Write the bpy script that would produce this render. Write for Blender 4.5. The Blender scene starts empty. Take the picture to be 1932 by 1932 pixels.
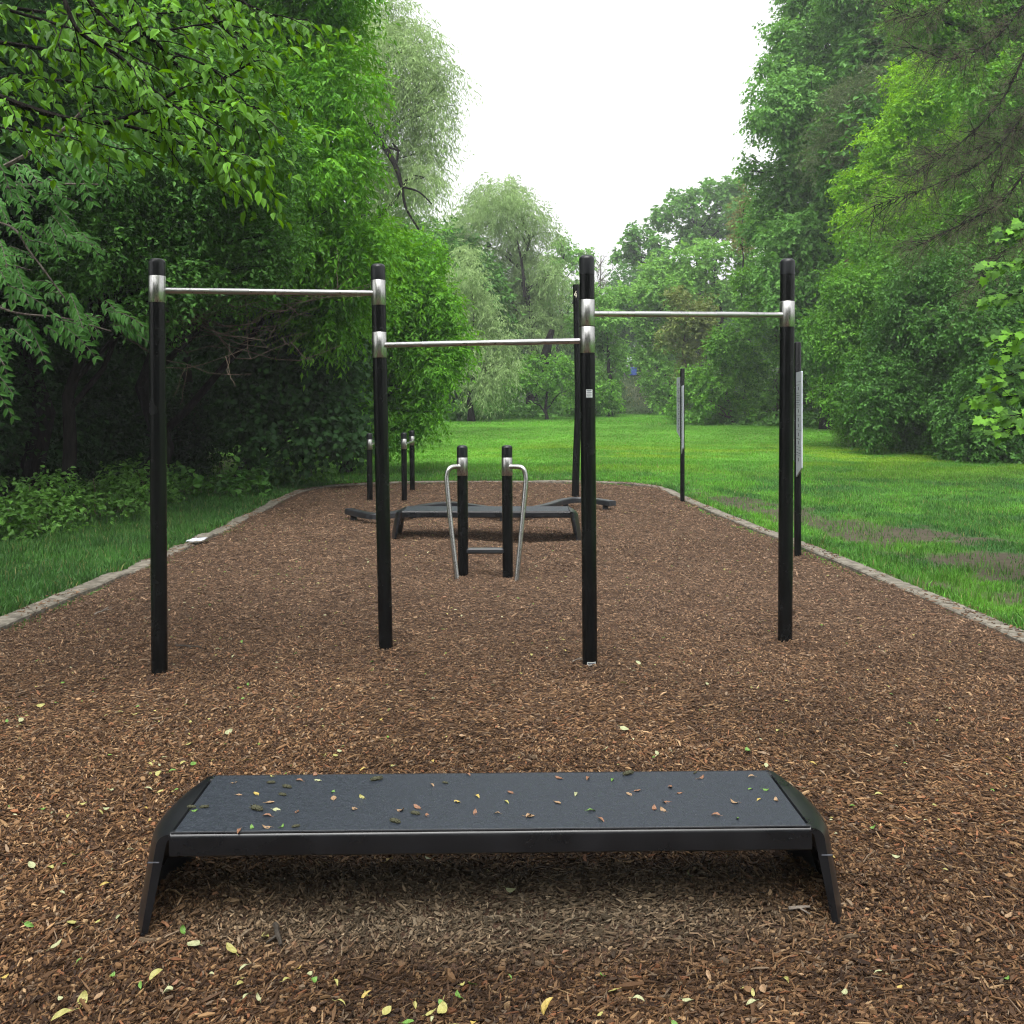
import bpy, math, random
import numpy as np
R = math.radians
rs = np.random.RandomState
sc = bpy.context.scene
COL = sc.collection
F_PX, CX, HY, CAM_H = 1750.0, 966.0, 760.0, 1.6      # photo measured on a 1932 px wide copy

# ------------------------------------------------------------------ helpers
def at(px, py, d):
    """world point seen at photo pixel (px,py) at depth d"""
    return np.array([(px - CX) / F_PX * d, d, CAM_H - (py - HY) / F_PX * d])

def on_plane(px, py, z=0.0):
    d = (CAM_H - z) * F_PX / (py - HY)
    return np.array([(px - CX) / F_PX * d, d, z])

_tab = rs(7).rand(256, 256)
def vnoise(x, y, s=0):
    x = np.asarray(x, float) + 37.3 * s + 1000; y = np.asarray(y, float) + 91.7 * s + 1000
    xi = np.floor(x).astype(int); yi = np.floor(y).astype(int)
    fx = x - xi; fy = y - yi
    fx = fx * fx * (3 - 2 * fx); fy = fy * fy * (3 - 2 * fy)
    a = _tab[xi % 256, yi % 256]; b = _tab[(xi + 1) % 256, yi % 256]
    c = _tab[xi % 256, (yi + 1) % 256]; d = _tab[(xi + 1) % 256, (yi + 1) % 256]
    return (a * (1 - fx) + b * fx) * (1 - fy) + (c * (1 - fx) + d * fx) * fy

def fbm(x, y, s=0, o=3):
    v = 0; a = .5
    for i in range(o):
        v = v + a * vnoise(np.asarray(x) * 2 ** i, np.asarray(y) * 2 ** i, s + i); a *= .5
    return v / (1 - .5 ** o)

def sstep(a, b, x):
    t = np.clip((np.asarray(x, float) - a) / (b - a), 0, 1); return t * t * (3 - 2 * t)

def terrain(x, y):
    x = np.asarray(x, float); y = np.asarray(y, float)
    z = .0136 * np.clip(y - 20, 0, 52)
    z = z + .18 * np.clip(y - 72, 0, 45) * sstep(68, 80, y)
    z = z + (fbm(x * .25, y * .25, 3) - .5) * .10 * sstep(4.2, 8, np.abs(x) + np.clip(y - 15, 0, 9)) * (y < 400)
    z = z + .25 * np.clip(-x - 7.5, 0, 6) * .3 + .25 * np.clip(x - 17, 0, 10) * .2
    return z

def unit(v):
    return v / np.maximum(np.linalg.norm(v, axis=-1, keepdims=True), 1e-9)

def tag(o, label=None, cat=None, group=None, kind=None):
    if label: o['label'] = label
    if cat: o['category'] = cat
    if group: o['group'] = group
    if kind: o['kind'] = kind
    return o

def empty(name, loc, label, cat, group=None):
    o = bpy.data.objects.new(name, None); COL.objects.link(o)
    o.location = [float(v) for v in loc]; o.empty_display_size = .2
    return tag(o, label, cat, group)

def mesh_obj(name, V, faces, mat, parent=None, rnd=None, col=None, smooth=False):
    """V (n,3) world coordinates (made local to parent), faces: list of (m,k) index arrays"""
    V = np.asarray(V, np.float64)
    if parent is not None:
        V = V - np.array(parent_origin(parent))
    me = bpy.data.meshes.new(name)
    faces = [np.asarray(f, np.int32) for f in faces if len(f)]
    me.vertices.add(len(V)); me.vertices.foreach_set('co', V.astype(np.float32).ravel())
    idx = np.concatenate([f.ravel() for f in faces])
    tot = np.concatenate([np.full(len(f), f.shape[1], np.int32) for f in faces])
    st = np.concatenate([[0], np.cumsum(tot)[:-1]]).astype(np.int32)
    me.loops.add(len(idx)); me.loops.foreach_set('vertex_index', idx)
    me.polygons.add(len(tot)); me.polygons.foreach_set('loop_start', st)
    me.update(calc_edges=True)
    if smooth:
        me.polygons.foreach_set('use_smooth', np.ones(len(tot), bool))
    else:
        me.polygons.foreach_set('use_smooth', np.zeros(len(tot), bool))
    if rnd is not None:
        a = me.attributes.new('rnd', 'FLOAT', 'POINT'); a.data.foreach_set('value', np.asarray(rnd, np.float32))
    if col is not None:
        c = np.ones((len(V), 4), np.float32); c[:, :3] = col
        a = me.color_attributes.new('tint', 'FLOAT_COLOR', 'POINT'); a.data.foreach_set('color', c.ravel())
    me.materials.append(mat)
    o = bpy.data.objects.new(name, me); COL.objects.link(o)
    if parent is not None: o.parent = parent
    return o

def parent_origin(p):
    t = np.zeros(3)
    while p is not None:
        t = t + np.array(p.location); p = p.parent
    return t

class MB:
    """collects primitive pieces for ONE mesh"""
    def __init__(s): s.V = []; s.F = []; s.n = 0
    def add(s, V, F):
        s.V.append(np.asarray(V, float)); s.F += [np.asarray(f, int) + s.n for f in F]; s.n += len(V)
    def build(s, name, mat, parent=None, smooth=False):
        by = {}
        for f in s.F:
            f = np.atleast_2d(f); by.setdefault(f.shape[1], []).append(f)
        o = mesh_obj(name, np.concatenate(s.V), [np.concatenate(v) for v in by.values()], mat, parent)
        if smooth: smooth_angle(o)
        return o
    def tube(s, pts, rad, seg=8, caps=True):
        pts = np.asarray(pts, float); n = len(pts)
        rad = np.full(n, rad) if np.isscalar(rad) else np.asarray(rad, float)
        T = unit(np.gradient(pts, axis=0))
        up = np.array([0, 0, 1.]) if abs(T[0][2]) < .9 else np.array([1., 0, 0])
        S = unit(np.cross(T[0], up)); rings = []
        for i in range(n):
            S = unit(S - T[i] * np.dot(S, T[i])); B = np.cross(T[i], S)
            a = np.linspace(0, 2 * math.pi, seg, endpoint=False)
            rings.append(pts[i] + rad[i] * (np.cos(a)[:, None] * S + np.sin(a)[:, None] * B))
        V = np.concatenate(rings); F = []
        j = np.arange(seg); k = (j + 1) % seg
        for i in range(n - 1):
            F.append(np.stack([i * seg + j, i * seg + k, (i + 1) * seg + k, (i + 1) * seg + j], 1))
        fs = [np.concatenate(F)]
        if caps: fs += [np.arange(seg)[::-1][None], (n - 1) * seg + np.arange(seg)[None]]
        s.add(V, fs)
    def box(s, c, size, bev=0.0, rot=0.0):
        x, y, z = [v / 2 for v in size]
        if bev <= 0:
            V = np.array([[i, j, k] for i in (-x, x) for j in (-y, y) for k in (-z, z)])
            F = [[[0, 1, 3, 2], [4, 6, 7, 5], [0, 4, 5, 1], [2, 3, 7, 6], [0, 2, 6, 4], [1, 5, 7, 3]]]
        else:
            b = bev; prof = [(-z, b), (-z + b, 0), (z - b, 0), (z, b)]
            V = []
            for (h, i) in prof:
                for (sx, sy) in ((-1, -1), (1, -1), (1, 1), (-1, 1)):
                    bx, by = x - i, y - i; q = min(b, bx, by)
                    P = [(sx * (bx - q), sy * by), (sx * bx, sy * (by - q))]
                    if sx * sy < 0: P = P[::-1]
                    if True:
                        V += [(p[0], p[1], h) for p in P]
            V = np.array(V); F = []
            # order each ring by angle
            m = 8; V = V.reshape(4, m, 3)
            for r in range(4):
                o = np.argsort(np.arctan2(V[r, :, 1] / y, V[r, :, 0] / x)); V[r] = V[r][o]
            V = V.reshape(-1, 3); j = np.arange(m); k = (j + 1) % m
            F = [np.concatenate([np.stack([r * m + j, r * m + k, (r + 1) * m + k, (r + 1) * m + j], 1) for r in range(3)]),
                 j[::-1][None], (3 * m + j)[None]]
        if rot:
            ca, sa = math.cos(rot), math.sin(rot)
            V = np.stack([V[:, 0] * ca - V[:, 1] * sa, V[:, 0] * sa + V[:, 1] * ca, V[:, 2]], 1)
        s.add(V + np.asarray(c), F)
    def lathe(s, base, axis, prof, seg=20):
        """prof: list of (t metres along axis from base, radius)"""
        axis = unit(np.asarray(axis, float)); base = np.asarray(base, float)
        S = unit(np.cross(axis, [0, 1, 0.])); B = np.cross(axis, S)
        a = np.linspace(0, 2 * math.pi, seg, endpoint=False)
        ring = np.cos(a)[:, None] * S + np.sin(a)[:, None] * B
        V = np.concatenate([base + axis * t + ring * r for t, r in prof]); n = len(prof)
        j = np.arange(seg); k = (j + 1) % seg
        F = [np.concatenate([np.stack([i * seg + j, i * seg + k, (i + 1) * seg + k, (i + 1) * seg + j], 1) for i in range(n - 1)]),
             j[::-1][None], ((n - 1) * seg + j)[None]]
        s.add(V, F)
    def prism(s, poly, vec):
        """polygon (n,3) extruded by vec"""
        P = np.asarray(poly, float); n = len(P); j = np.arange(n); k = (j + 1) % n
        s.add(np.concatenate([P, P + np.asarray(vec)]),
              [j[::-1][None], (n + j)[None], np.stack([j, k, n + k, n + j], 1)])

def smooth_angle(o, ang=35):
    me = o.data
    me.polygons.foreach_set('use_smooth', np.ones(len(me.polygons), bool))
    me.set_sharp_from_angle(angle=R(ang))

def copy_tree(o, parent=None):
    c = o.copy(); COL.objects.link(c)
    if parent is not None:
        c.parent = parent; c.matrix_parent_inverse = o.matrix_parent_inverse.copy()
    for ch in o.children: copy_tree(ch, c)
    return c

# ------------------------------------------------------------------ materials
def new_mat(name):
    m = bpy.data.materials.new(name); m.use_nodes = True
    nt = m.node_tree; nt.nodes.clear()
    out = nt.nodes.new('ShaderNodeOutputMaterial')
    def N(t, **kw):
        n = nt.nodes.new(t)
        for k, v in kw.items():
            if k in n.inputs: n.inputs[k].default_value = v
            else: setattr(n, k, v)
        return n
    return m, nt, N, out, nt.links.new

def rgba(c): return (c[0], c[1], c[2], 1)

def leaf_mat(name, dark, light, trans=.35, rough=.48, spec=.2):
    m, nt, N, out, L = new_mat(name)
    at_ = N('ShaderNodeAttribute', attribute_name='rnd')
    rp = N('ShaderNodeValToRGB'); rp.color_ramp.elements[0].color = rgba(dark); rp.color_ramp.elements[1].color = rgba(light)
    L(at_.outputs['Fac'], rp.inputs['Fac'])
    p = N('ShaderNodeBsdfPrincipled'); p.inputs['Roughness'].default_value = rough; p.inputs['Specular IOR Level'].default_value = spec
    L(rp.outputs['Color'], p.inputs['Base Color'])
    t = N('ShaderNodeBsdfTranslucent')
    hs = N('ShaderNodeHueSaturation'); hs.inputs['Hue'].default_value = .485; hs.inputs['Saturation'].default_value = 1.1; hs.inputs['Value'].default_value = 1.35
    L(rp.outputs['Color'], hs.inputs['Color']); L(hs.outputs['Color'], t.inputs['Color'])
    mx = N('ShaderNodeMixShader'); mx.inputs[0].default_value = trans
    L(p.outputs[0], mx.inputs[1]); L(t.outputs[0], mx.inputs[2]); L(mx.outputs[0], out.inputs['Surface'])
    return m

def surf_mat(name, c1, c2, scale=20, rough=.6, spec=.5, metallic=0, bump=0, bscale=60, rough2=None, coat=0, stretch=None, bdist=.01):
    m, nt, N, out, L = new_mat(name)
    tc = N('ShaderNodeTexCoord'); src = tc.outputs['Object']
    if stretch:
        mp = N('ShaderNodeMapping'); mp.inputs['Scale'].default_value = stretch; L(src, mp.inputs['Vector']); src = mp.outputs['Vector']
    nz = N('ShaderNodeTexNoise'); nz.inputs['Scale'].default_value = scale; nz.inputs['Detail'].default_value = 6
    L(src, nz.inputs['Vector'])
    rp = N('ShaderNodeValToRGB'); rp.color_ramp.elements[0].position = .35; rp.color_ramp.elements[1].position = .65
    rp.color_ramp.elements[0].color = rgba(c1); rp.color_ramp.elements[1].color = rgba(c2)
    L(nz.outputs['Fac'], rp.inputs['Fac'])
    p = N('ShaderNodeBsdfPrincipled')
    p.inputs['Metallic'].default_value = metallic; p.inputs['Specular IOR Level'].default_value = spec; p.inputs['Coat Weight'].default_value = coat
    L(rp.outputs['Color'], p.inputs['Base Color'])
    if rough2 is None: p.inputs['Roughness'].default_value = rough
    else:
        mr = N('ShaderNodeMapRange'); mr.inputs['To Min'].default_value = rough; mr.inputs['To Max'].default_value = rough2
        mr.inputs['From Min'].default_value = .3; mr.inputs['From Max'].default_value = .7
        L(nz.outputs['Fac'], mr.inputs['Value']); L(mr.outputs[0], p.inputs['Roughness'])
    if bump:
        n2 = N('ShaderNodeTexNoise'); n2.inputs['Scale'].default_value = bscale; n2.inputs['Detail'].default_value = 4
        L(src, n2.inputs['Vector'])
        b = N('ShaderNodeBump'); b.inputs['Strength'].default_value = bump; b.inputs['Distance'].default_value = bdist
        L(n2.outputs['Fac'], b.inputs['Height']); L(b.outputs[0], p.inputs['Normal'])
    L(p.outputs[0], out.inputs['Surface'])
    return m

def tint_mat(name, rough=.65, spec=.3, trans=0., nscale=0, namp=.3, bump=0, bscale=80):
    """base colour from the mesh's own 'tint' colour attribute"""
    m, nt, N, out, L = new_mat(name)
    a = N('ShaderNodeAttribute', attribute_name='tint'); c = a.outputs['Color']
    p = N('ShaderNodeBsdfPrincipled'); p.inputs['Roughness'].default_value = rough; p.inputs['Specular IOR Level'].default_value = spec
    tc = N('ShaderNodeTexCoord')
    if nscale:
        nz = N('ShaderNodeTexNoise'); nz.inputs['Scale'].default_value = nscale; nz.inputs['Detail'].default_value = 8; nz.inputs['Roughness'].default_value = .7
        L(tc.outputs['Object'], nz.inputs['Vector'])
        mr = N('ShaderNodeMapRange'); mr.inputs['From Min'].default_value = .25; mr.inputs['From Max'].default_value = .75
        mr.inputs['To Min'].default_value = 1 - namp; mr.inputs['To Max'].default_value = 1 + namp
        L(nz.outputs['Fac'], mr.inputs['Value'])
        mx = N('ShaderNodeVectorMath', operation='SCALE'); L(c, mx.inputs[0]); L(mr.outputs[0], mx.inputs['Scale']); c = mx.outputs[0]
    if bump:
        n2 = N('ShaderNodeTexNoise'); n2.inputs['Scale'].default_value = bscale; n2.inputs['Detail'].default_value = 6
        L(tc.outputs['Object'], n2.inputs['Vector'])
        b = N('ShaderNodeBump'); b.inputs['Strength'].default_value = bump; b.inputs['Distance'].default_value = .02
        L(n2.outputs['Fac'], b.inputs['Height']); L(b.outputs[0], p.inputs['Normal'])
    L(c, p.inputs['Base Color'])
    if trans:
        t = N('ShaderNodeBsdfTranslucent'); L(c, t.inputs['Color'])
        ms = N('ShaderNodeMixShader'); ms.inputs[0].default_value = trans
        L(p.outputs[0], ms.inputs[1]); L(t.outputs[0], ms.inputs[2]); L(ms.outputs[0], out.inputs['Surface'])
    else: L(p.outputs[0], out.inputs['Surface'])
    return m

M = {}
M['black'] = surf_mat('black_powder_coat', (.0026, .0030, .0031), (.0040, .0044, .0046), 8, .16, .24, bump=.015, bscale=300, rough2=.30, bdist=.002)
M['cap'] = surf_mat('black_cap_plastic', (.0045, .005, .006), (.007, .008, .0095), 8, .26, .34, rough2=.36)
M['steel'] = surf_mat('brushed_steel', (.42, .415, .40), (.47, .465, .45), 30, .25, .5, metallic=1, bump=.012, bscale=120, rough2=.32, stretch=(14, 14, .8), bdist=.002)
M['bar'] = surf_mat('bar_steel', (.38, .375, .375), (.46, .45, .45), 40, .25, .5, metallic=1, rough2=.38)
M['grip'] = surf_mat('knurled_steel', (.31, .31, .31), (.38, .38, .38), 300, .42, .5, metallic=1, bump=.4, bscale=900, bdist=.002)
M['deck'] = surf_mat('grip_rubber', (.010, .0135, .019), (.015, .020, .028), 90, .40, .45, bump=.7, bscale=170, rough2=.56, bdist=.004)
M['bench'] = surf_mat('bench_black', (.0045, .005, .006), (.0075, .008, .0095), 6, .22, .42, bump=.05, bscale=200, rough2=.40, bdist=.002)
M['edge'] = surf_mat('worn_edge', (.05, .055, .065), (.09, .095, .11), 30, .3, .5, rough2=.45)
M['beam'] = surf_mat('grey_beam', (.010, .011, .013), (.018, .020, .023), 10, .33, .5, rough2=.5)
M['panel'] = surf_mat('sign_panel', (.33, .36, .40), (.40, .43, .47), 6, .45, .4, rough2=.55)
M['ink'] = surf_mat('sign_ink', (.05, .06, .08), (.09, .10, .12), 40, .6, .3)
M['label'] = surf_mat('label_silver', (.50, .53, .52), (.66, .68, .67), 60, .35, .5, metallic=.5)
M['paper'] = surf_mat('white_paper', (.42, .45, .52), (.55, .58, .63), 25, .7, .3, bump=.5, bscale=30)
M['bolt'] = surf_mat('bolt_white', (.6, .6, .62), (.75, .75, .77), 30, .4, .5)
M['digit'] = surf_mat('painted_digit', (.45, .42, .33), (.55, .52, .42), 30, .6, .3)
M['kerb'] = surf_mat('weathered_kerb', (.085, .076, .060), (.185, .168, .135), 14, .85, .2, bump=.8, bscale=40)
M['twig'] = surf_mat('twig_grey', (.10, .085, .07), (.2, .17, .14), 20, .8, .2)
M['twig_dark'] = surf_mat('twig_dark', (.02, .017, .014), (.045, .038, .03), 20, .8, .2)
M['bark'] = surf_mat('bark_dark', (.006, .0055, .005), (.016, .014, .012), 9, .95, .05, bump=.8, bscale=18, stretch=(3, 3, .6), bdist=.03)
M['dead_wood'] = surf_mat('dead_wood', (.06, .047, .034), (.13, .10, .075), 20, .85, .15)
M['bark_grey'] = surf_mat('bark_grey', (.06, .05, .042), (.15, .13, .11), 9, .9, .15, bump=.8, bscale=18, stretch=(3, 3, .6), bdist=.03)
M['bark_brown'] = surf_mat('bark_brown', (.055, .038, .028), (.13, .095, .07), 9, .9, .15, bump=.8, bscale=14, stretch=(3, 3, .6), bdist=.03)
M['bin_grey'] = surf_mat('bin_grey', (.10, .10, .11), (.15, .15, .16), 8, .5, .4)
M['bin_blue'] = surf_mat('bin_blue', (.02, .05, .19), (.03, .07, .26), 8, .4, .5)
M['sign_white'] = surf_mat('sign_white', (.6, .62, .66), (.7, .72, .76), 8, .5, .4)
M['sign_blue'] = surf_mat('sign_blue', (.03, .09, .35), (.04, .11, .42), 8, .5, .4)
LM = {
 'lime':   leaf_mat('leaf_lime',   (.080, .215, .014), (.260, .520, .035), .44),
 'bright': leaf_mat('leaf_bright', (.048, .160, .014), (.165, .420, .032), .42),
 'elm':    leaf_mat('leaf_elm',    (.013, .048, .007), (.140, .340, .028), .34, .55, .2),
 'mid':    leaf_mat('leaf_mid',    (.036, .120, .014), (.170, .400, .046), .36),
 'green':  leaf_mat('leaf_green',  (.022, .080, .014), (.098, .250, .040), .34),
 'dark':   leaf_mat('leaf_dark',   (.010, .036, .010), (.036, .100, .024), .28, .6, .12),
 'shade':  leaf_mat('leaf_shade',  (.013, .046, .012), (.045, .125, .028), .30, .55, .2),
 'cool':   leaf_mat('leaf_cool',   (.050, .145, .026), (.175, .390, .078), .36),
 'fresh':  leaf_mat('leaf_fresh',  (.085, .215, .040), (.250, .480, .105), .40),
 'willow': leaf_mat('leaf_willow', (.165, .260, .090), (.340, .470, .200), .38),
 'sallow': leaf_mat('leaf_sallow', (.140, .235, .080), (.290, .420, .160), .38),
 'walnut': leaf_mat('leaf_walnut', (.028, .092, .020), (.100, .260, .060), .36, .5, .22),
 'russet': leaf_mat('leaf_russet', (.100, .150, .035), (.205, .250, .065), .32),
 'larch':  leaf_mat('leaf_larch',  (.130, .140, .035), (.240, .225, .075), .30),
 'olive':  leaf_mat('leaf_olive',  (.060, .095, .035), (.145, .190, .080), .25),
 'dead':   leaf_mat('needle_dead', (.070, .060, .042), (.155, .130, .098), .2, .8, .1),
 'weed':   leaf_mat('leaf_weed',   (.036, .100, .018), (.130, .290, .052), .36),
}

# ------------------------------------------------------------------ foliage engine
def leaves_mesh(P, A, Nn, Ls, Ws, rnd, shape):
    """P base, A axis, Nn normal -> V,F,rnd"""
    A = unit(A); S = unit(np.cross(A, Nn)); Nn = np.cross(S, A)
    L = Ls[:, None]; W = Ws[:, None]; n = len(P)
    if shape == 'kite':
        v = [P, P + A * L * .42 + S * W * .5 + Nn * W * .14, P + A * L - Nn * L * .10, P + A * L * .42 - S * W * .5 + Nn * W * .14]
        f = [[0, 1, 2, 3]]
    elif shape == 'ovate':
        v = [P, P + A * L * .26 + S * W * .46 + Nn * W * .16, P + A * L * .62 + S * W * .38 + Nn * W * .10, P + A * L - Nn * L * .16,
             P + A * L * .62 - S * W * .38 + Nn * W * .10, P + A * L * .26 - S * W * .46 + Nn * W * .16]
        f = [[0, 1, 2, 3], [0, 3, 4, 5]]
    elif shape == 'maple':
        pr = [(0, 0), (-.08, .30), (.22, .34), (.30, .58), (.46, .30), (.66, .40), (.68, .18), (1, 0)]
        pts = pr + [(x, -y) for x, y in pr[-2:0:-1]]
        v = [P + A * L * .25 - Nn * L * .02]
        for (x, y) in pts:
            v.append(P + A * L * x + S * L * y * 1.05 + Nn * L * (.10 * abs(y) - .16 * x * x))
        m = len(pts); f = [[0, i + 1, (i + 1) % m + 1] for i in range(m)]
    k = len(v); V = np.stack(v, 1).reshape(-1, 3)
    F = (np.arange(n)[:, None, None] * k + np.array(f)[None]).reshape(-1, len(f[0]))
    return V, F, np.repeat(rnd, k)

def spray_leaves(c, d, length, per, L, W, rng, droop=.25, hang=.35, flat=.7, crnd=None, wild=.35):
    """leaves set alternately along short twigs starting at c going along d"""
    n = len(c); t = (np.arange(per) + .6) / per
    t = t[None, :, None] + rng.uniform(-.5, .5, (n, per, 1)) / per
    ln = length * rng.uniform(.6, 1.3, (n, 1, 1))
    p = c[:, None] + d[:, None] * ln * t; p[..., 2] -= (droop * ln * t * t)[..., 0]
    side = unit(np.cross(d, np.array([0, 0, 1.]) + rng.normal(0, .3, (n, 3))))
    sg = np.where(np.arange(per) % 2 == 0, 1, -1)[None, :, None]
    A = d[:, None] * .55 + side[:, None] * sg * .75 + rng.normal(0, wild, (n, per, 3)); A[..., 2] -= hang
    Nn = np.array([0, 0, 1.]) * flat + rng.normal(0, .45, (n, per, 3)) + d[:, None] * .25
    if crnd is None: crnd = rng.rand(n)
    r = np.clip(.6 * crnd[:, None] + .4 * rng.rand(n, per), 0, 1)
    s = rng.uniform(.7, 1.25, (n * per))
    return p.reshape(-1, 3), A.reshape(-1, 3), Nn.reshape(-1, 3), L * s, W * s * rng.uniform(.85, 1.1, n * per), r.ravel()

def blob_crown(blobs, L, W, lai, rng, per=6, length=.35, droop=.25, hang=.3, squash=.9, rough=.28, inner=.5, flat=.7, out=.75):
    """blobs: (n,4) centre+radius. Leaf sprays in the outer half of every blob's volume."""
    cs, ds, cr = [], [], []
    area = L * W * .5
    for b in blobs:
        r = b[3]; n = max(6, int(lai * 4 * math.pi * r * r * .9 / (area * per)))
        u = unit(rng.normal(0, 1, (n, 3)))
        k = rng.uniform(2, 5, (4, 3)); ph = rng.uniform(0, 6.3, (4,))
        lump = sum(np.sin(u @ k[i] * 1.6 + ph[i]) for i in range(4)) / 4
        rr = r * (1 + rough * lump) * (inner + (1 - inner) * rng.rand(n) ** .6)
        p = u * rr[:, None]; p[:, 2] *= squash
        cs.append(b[:3] + p)
        d = unit(u * out + rng.normal(0, .45, (n, 3)) + np.array([0, 0, -.12]))
        ds.append(d)
        cr.append(np.clip(.5 + .35 * np.sin(p @ k[0] * .9 / max(r, .5) * 2 + ph[1]) + rng.normal(0, .18, n) + rng.normal(0, .12), 0, 1))
    c = np.concatenate(cs); d = np.concatenate(ds); cr = np.concatenate(cr)
    return spray_leaves(c, d, length, per, L, W, rng, droop, hang, flat, cr)

def split_blobs(blobs, rng, k=6):
    o = []
    for b in blobs:
        if b[3] < .42: o.append(b); continue
        o.append(np.r_[b[:3], b[3] * .62])
        u = unit(rng.normal(0, 1, (k, 3)))
        for q in u: o.append(np.r_[b[:3] + q * b[3] * rng.uniform(.5, .78), b[3] * rng.uniform(.34, .56)])
    return np.array(o)

def limb_path(a, b, rng, n=7, sag=.12, wob=.05):
    a = np.asarray(a, float); b = np.asarray(b, float); ln = np.linalg.norm(b - a)
    t = np.linspace(0, 1, n)[:, None]
    p = a + (b - a) * t; p[:, 2] += (np.sin(t[:, 0] * math.pi) * sag * ln)
    p[1:-1] += rng.normal(0, wob * ln, (n - 2, 3)) * .5
    return p

def tree(name, label, base, blobs, leaf, bark='bark', L=.1, W=.06, lai=1.5, seed=0, top=None, group='trees around the lawn', trunk_r=.15,
         cat='tree', shape='kite', per=6, length=.35, droop=.25, hang=.3, rough=.28, inner=.5, squash=.9, lean=(0, 0), limbs=True, extra=None, flat=.7, twigs=3, out=.75, stem='trunk', clumps=True, dead=None):
    """one tree: Empty > trunk (with limbs), crown"""
    rng = rs(seed); bx, by = base
    bz = float(terrain(bx, by)) - .05
    blobs = np.asarray(blobs, float)
    root = empty(name, (bx, by, bz), label, cat, group)
    mb = MB()
    zc = blobs[:, 2]; ztop = top if top else max(bz + .6, np.percentile(zc, 75))
    cxy = blobs[:, :2].mean(0)
    tp = np.array([bx + (cxy[0] - bx) * .6 + lean[0], by + (cxy[1] - by) * .6 + lean[1], ztop])
    n = 9; t = np.linspace(0, 1, n)[:, None]
    ax = np.array([bx, by, bz - .15]) * (1 - t) + tp * t
    ax[1:-1, :2] += rng.normal(0, .02 * (ztop - bz), (n - 2, 2))
    rad = trunk_r * (1.0 - .8 * t[:, 0]); rad[0] *= 1.5
    mb.tube(ax, rad, 9)
    if limbs:
        for b in blobs:
            h = np.clip((b[2] - bz) - rng.uniform(.35, .8) * np.hypot(b[0] - bx, b[1] - by) - .2 * b[3], .15 * (ztop - bz), ztop - bz)
            q = h / (ztop - bz); i = q * (n - 1); i0 = int(min(n - 2, i)); a = ax[i0] + (ax[i0 + 1] - ax[i0]) * (i - i0)
            r0 = max(.006, trunk_r * (1 - .8 * q) * .5)
            pth = limb_path(a, b[:3], rng); mb.tube(pth, np.linspace(r0, r0 * .3, len(pth)), 6)
            for _ in range(twigs):
                e = b[:3] + unit(rng.normal(0, 1, 3)) * b[3] * .85
                s = pth[rng.randint(3, 6)]; pt = limb_path(s, e, rng, 5, .05)
                mb.tube(pt, np.linspace(r0 * .35, r0 * .1, 5), 4)
    if extra is not None: extra(mb, rng)
    if dead is not None:
        md_ = MB(); dead(md_, rng); md_.build('dead_branches', M['dead_wood'], root)
    mb.build(stem, M[bark], root, smooth=True)
    a = blob_crown(split_blobs(blobs, rng) if clumps else blobs, L, W, lai * (.62 if clumps else 1), rng, per, length, droop, hang, squash, rough, inner, flat, out)
    V, F, r = leaves_mesh(*a, shape)
    mesh_obj('crown', V, [F], LM[leaf], root, rnd=r)
    return root

def B(lst, d, dd=.0, seed=0):
    """blob list in photo pixels (px,py,r) at depth d (+- dd) -> world"""
    rng = rs(seed + 100); o = []
    for q in lst:
        dep = q[3] if len(q) > 3 else d + rng.uniform(-dd, dd)
        o.append(np.r_[at(q[0], q[1], dep), q[2]])
    return np.array(o)

# ------------------------------------------------------------------ world, light, camera
w = bpy.data.worlds.new('World'); sc.world = w; w.use_nodes = True
nt = w.node_tree; nt.nodes.clear()
o_ = nt.nodes.new('ShaderNodeOutputWorld'); bg = nt.nodes.new('ShaderNodeBackground'); sk = nt.nodes.new('ShaderNodeTexSky')
sk.sky_type = 'NISHITA'; sk.sun_disc = False; sk.sun_elevation = R(62); sk.sun_rotation = R(200)
sk.dust_density = 6; sk.air_density = 1.5; sk.ozone_density = 1.0; sk.altitude = 100
hs = nt.nodes.new('ShaderNodeHueSaturation'); hs.inputs['Saturation'].default_value = .07
nt.links.new(sk.outputs[0], hs.inputs['Color']); nt.links.new(hs.outputs[0], bg.inputs['Color'])
bg.inputs['Strength'].default_value = .15
nt.links.new(bg.outputs[0], o_.inputs['Surface'])
sl = bpy.data.lights.new('sun', 'SUN'); sl.energy = .9; sl.angle = R(35); sl.color = (1, .97, .92)
so = bpy.data.objects.new('sun', sl); COL.objects.link(so); so.rotation_euler = (R(28), 0, R(200 - 180))
cam = bpy.data.cameras.new('camera'); co = bpy.data.objects.new('camera', cam); COL.objects.link(co)
co.location = (0, 0, CAM_H); co.rotation_euler = (R(90), 0, 0)
cam.sensor_width = 36; cam.lens = 36 * F_PX / 1932; cam.shift_y = -206 / 1932.0
cam.clip_end = 3000; cam.clip_start = .05
sc.camera = co
sc.view_settings.view_transform = 'Standard'; sc.view_settings.look = 'None'
sc.view_settings.exposure = 1.42; sc.view_settings.gamma = 1
sc.render.engine = 'CYCLES'
cy = sc.cycles
cy.max_bounces = 7; cy.diffuse_bounces = 4; cy.glossy_bounces = 3; cy.transmission_bounces = 4; cy.transparent_max_bounces = 6
cy.use_denoising = True; cy.denoiser = 'OPENIMAGEDENOISE'
cy.filter_width = 1.15
cy.caustics_reflective = False; cy.caustics_refractive = False; cy.sample_clamp_indirect = 6

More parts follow.
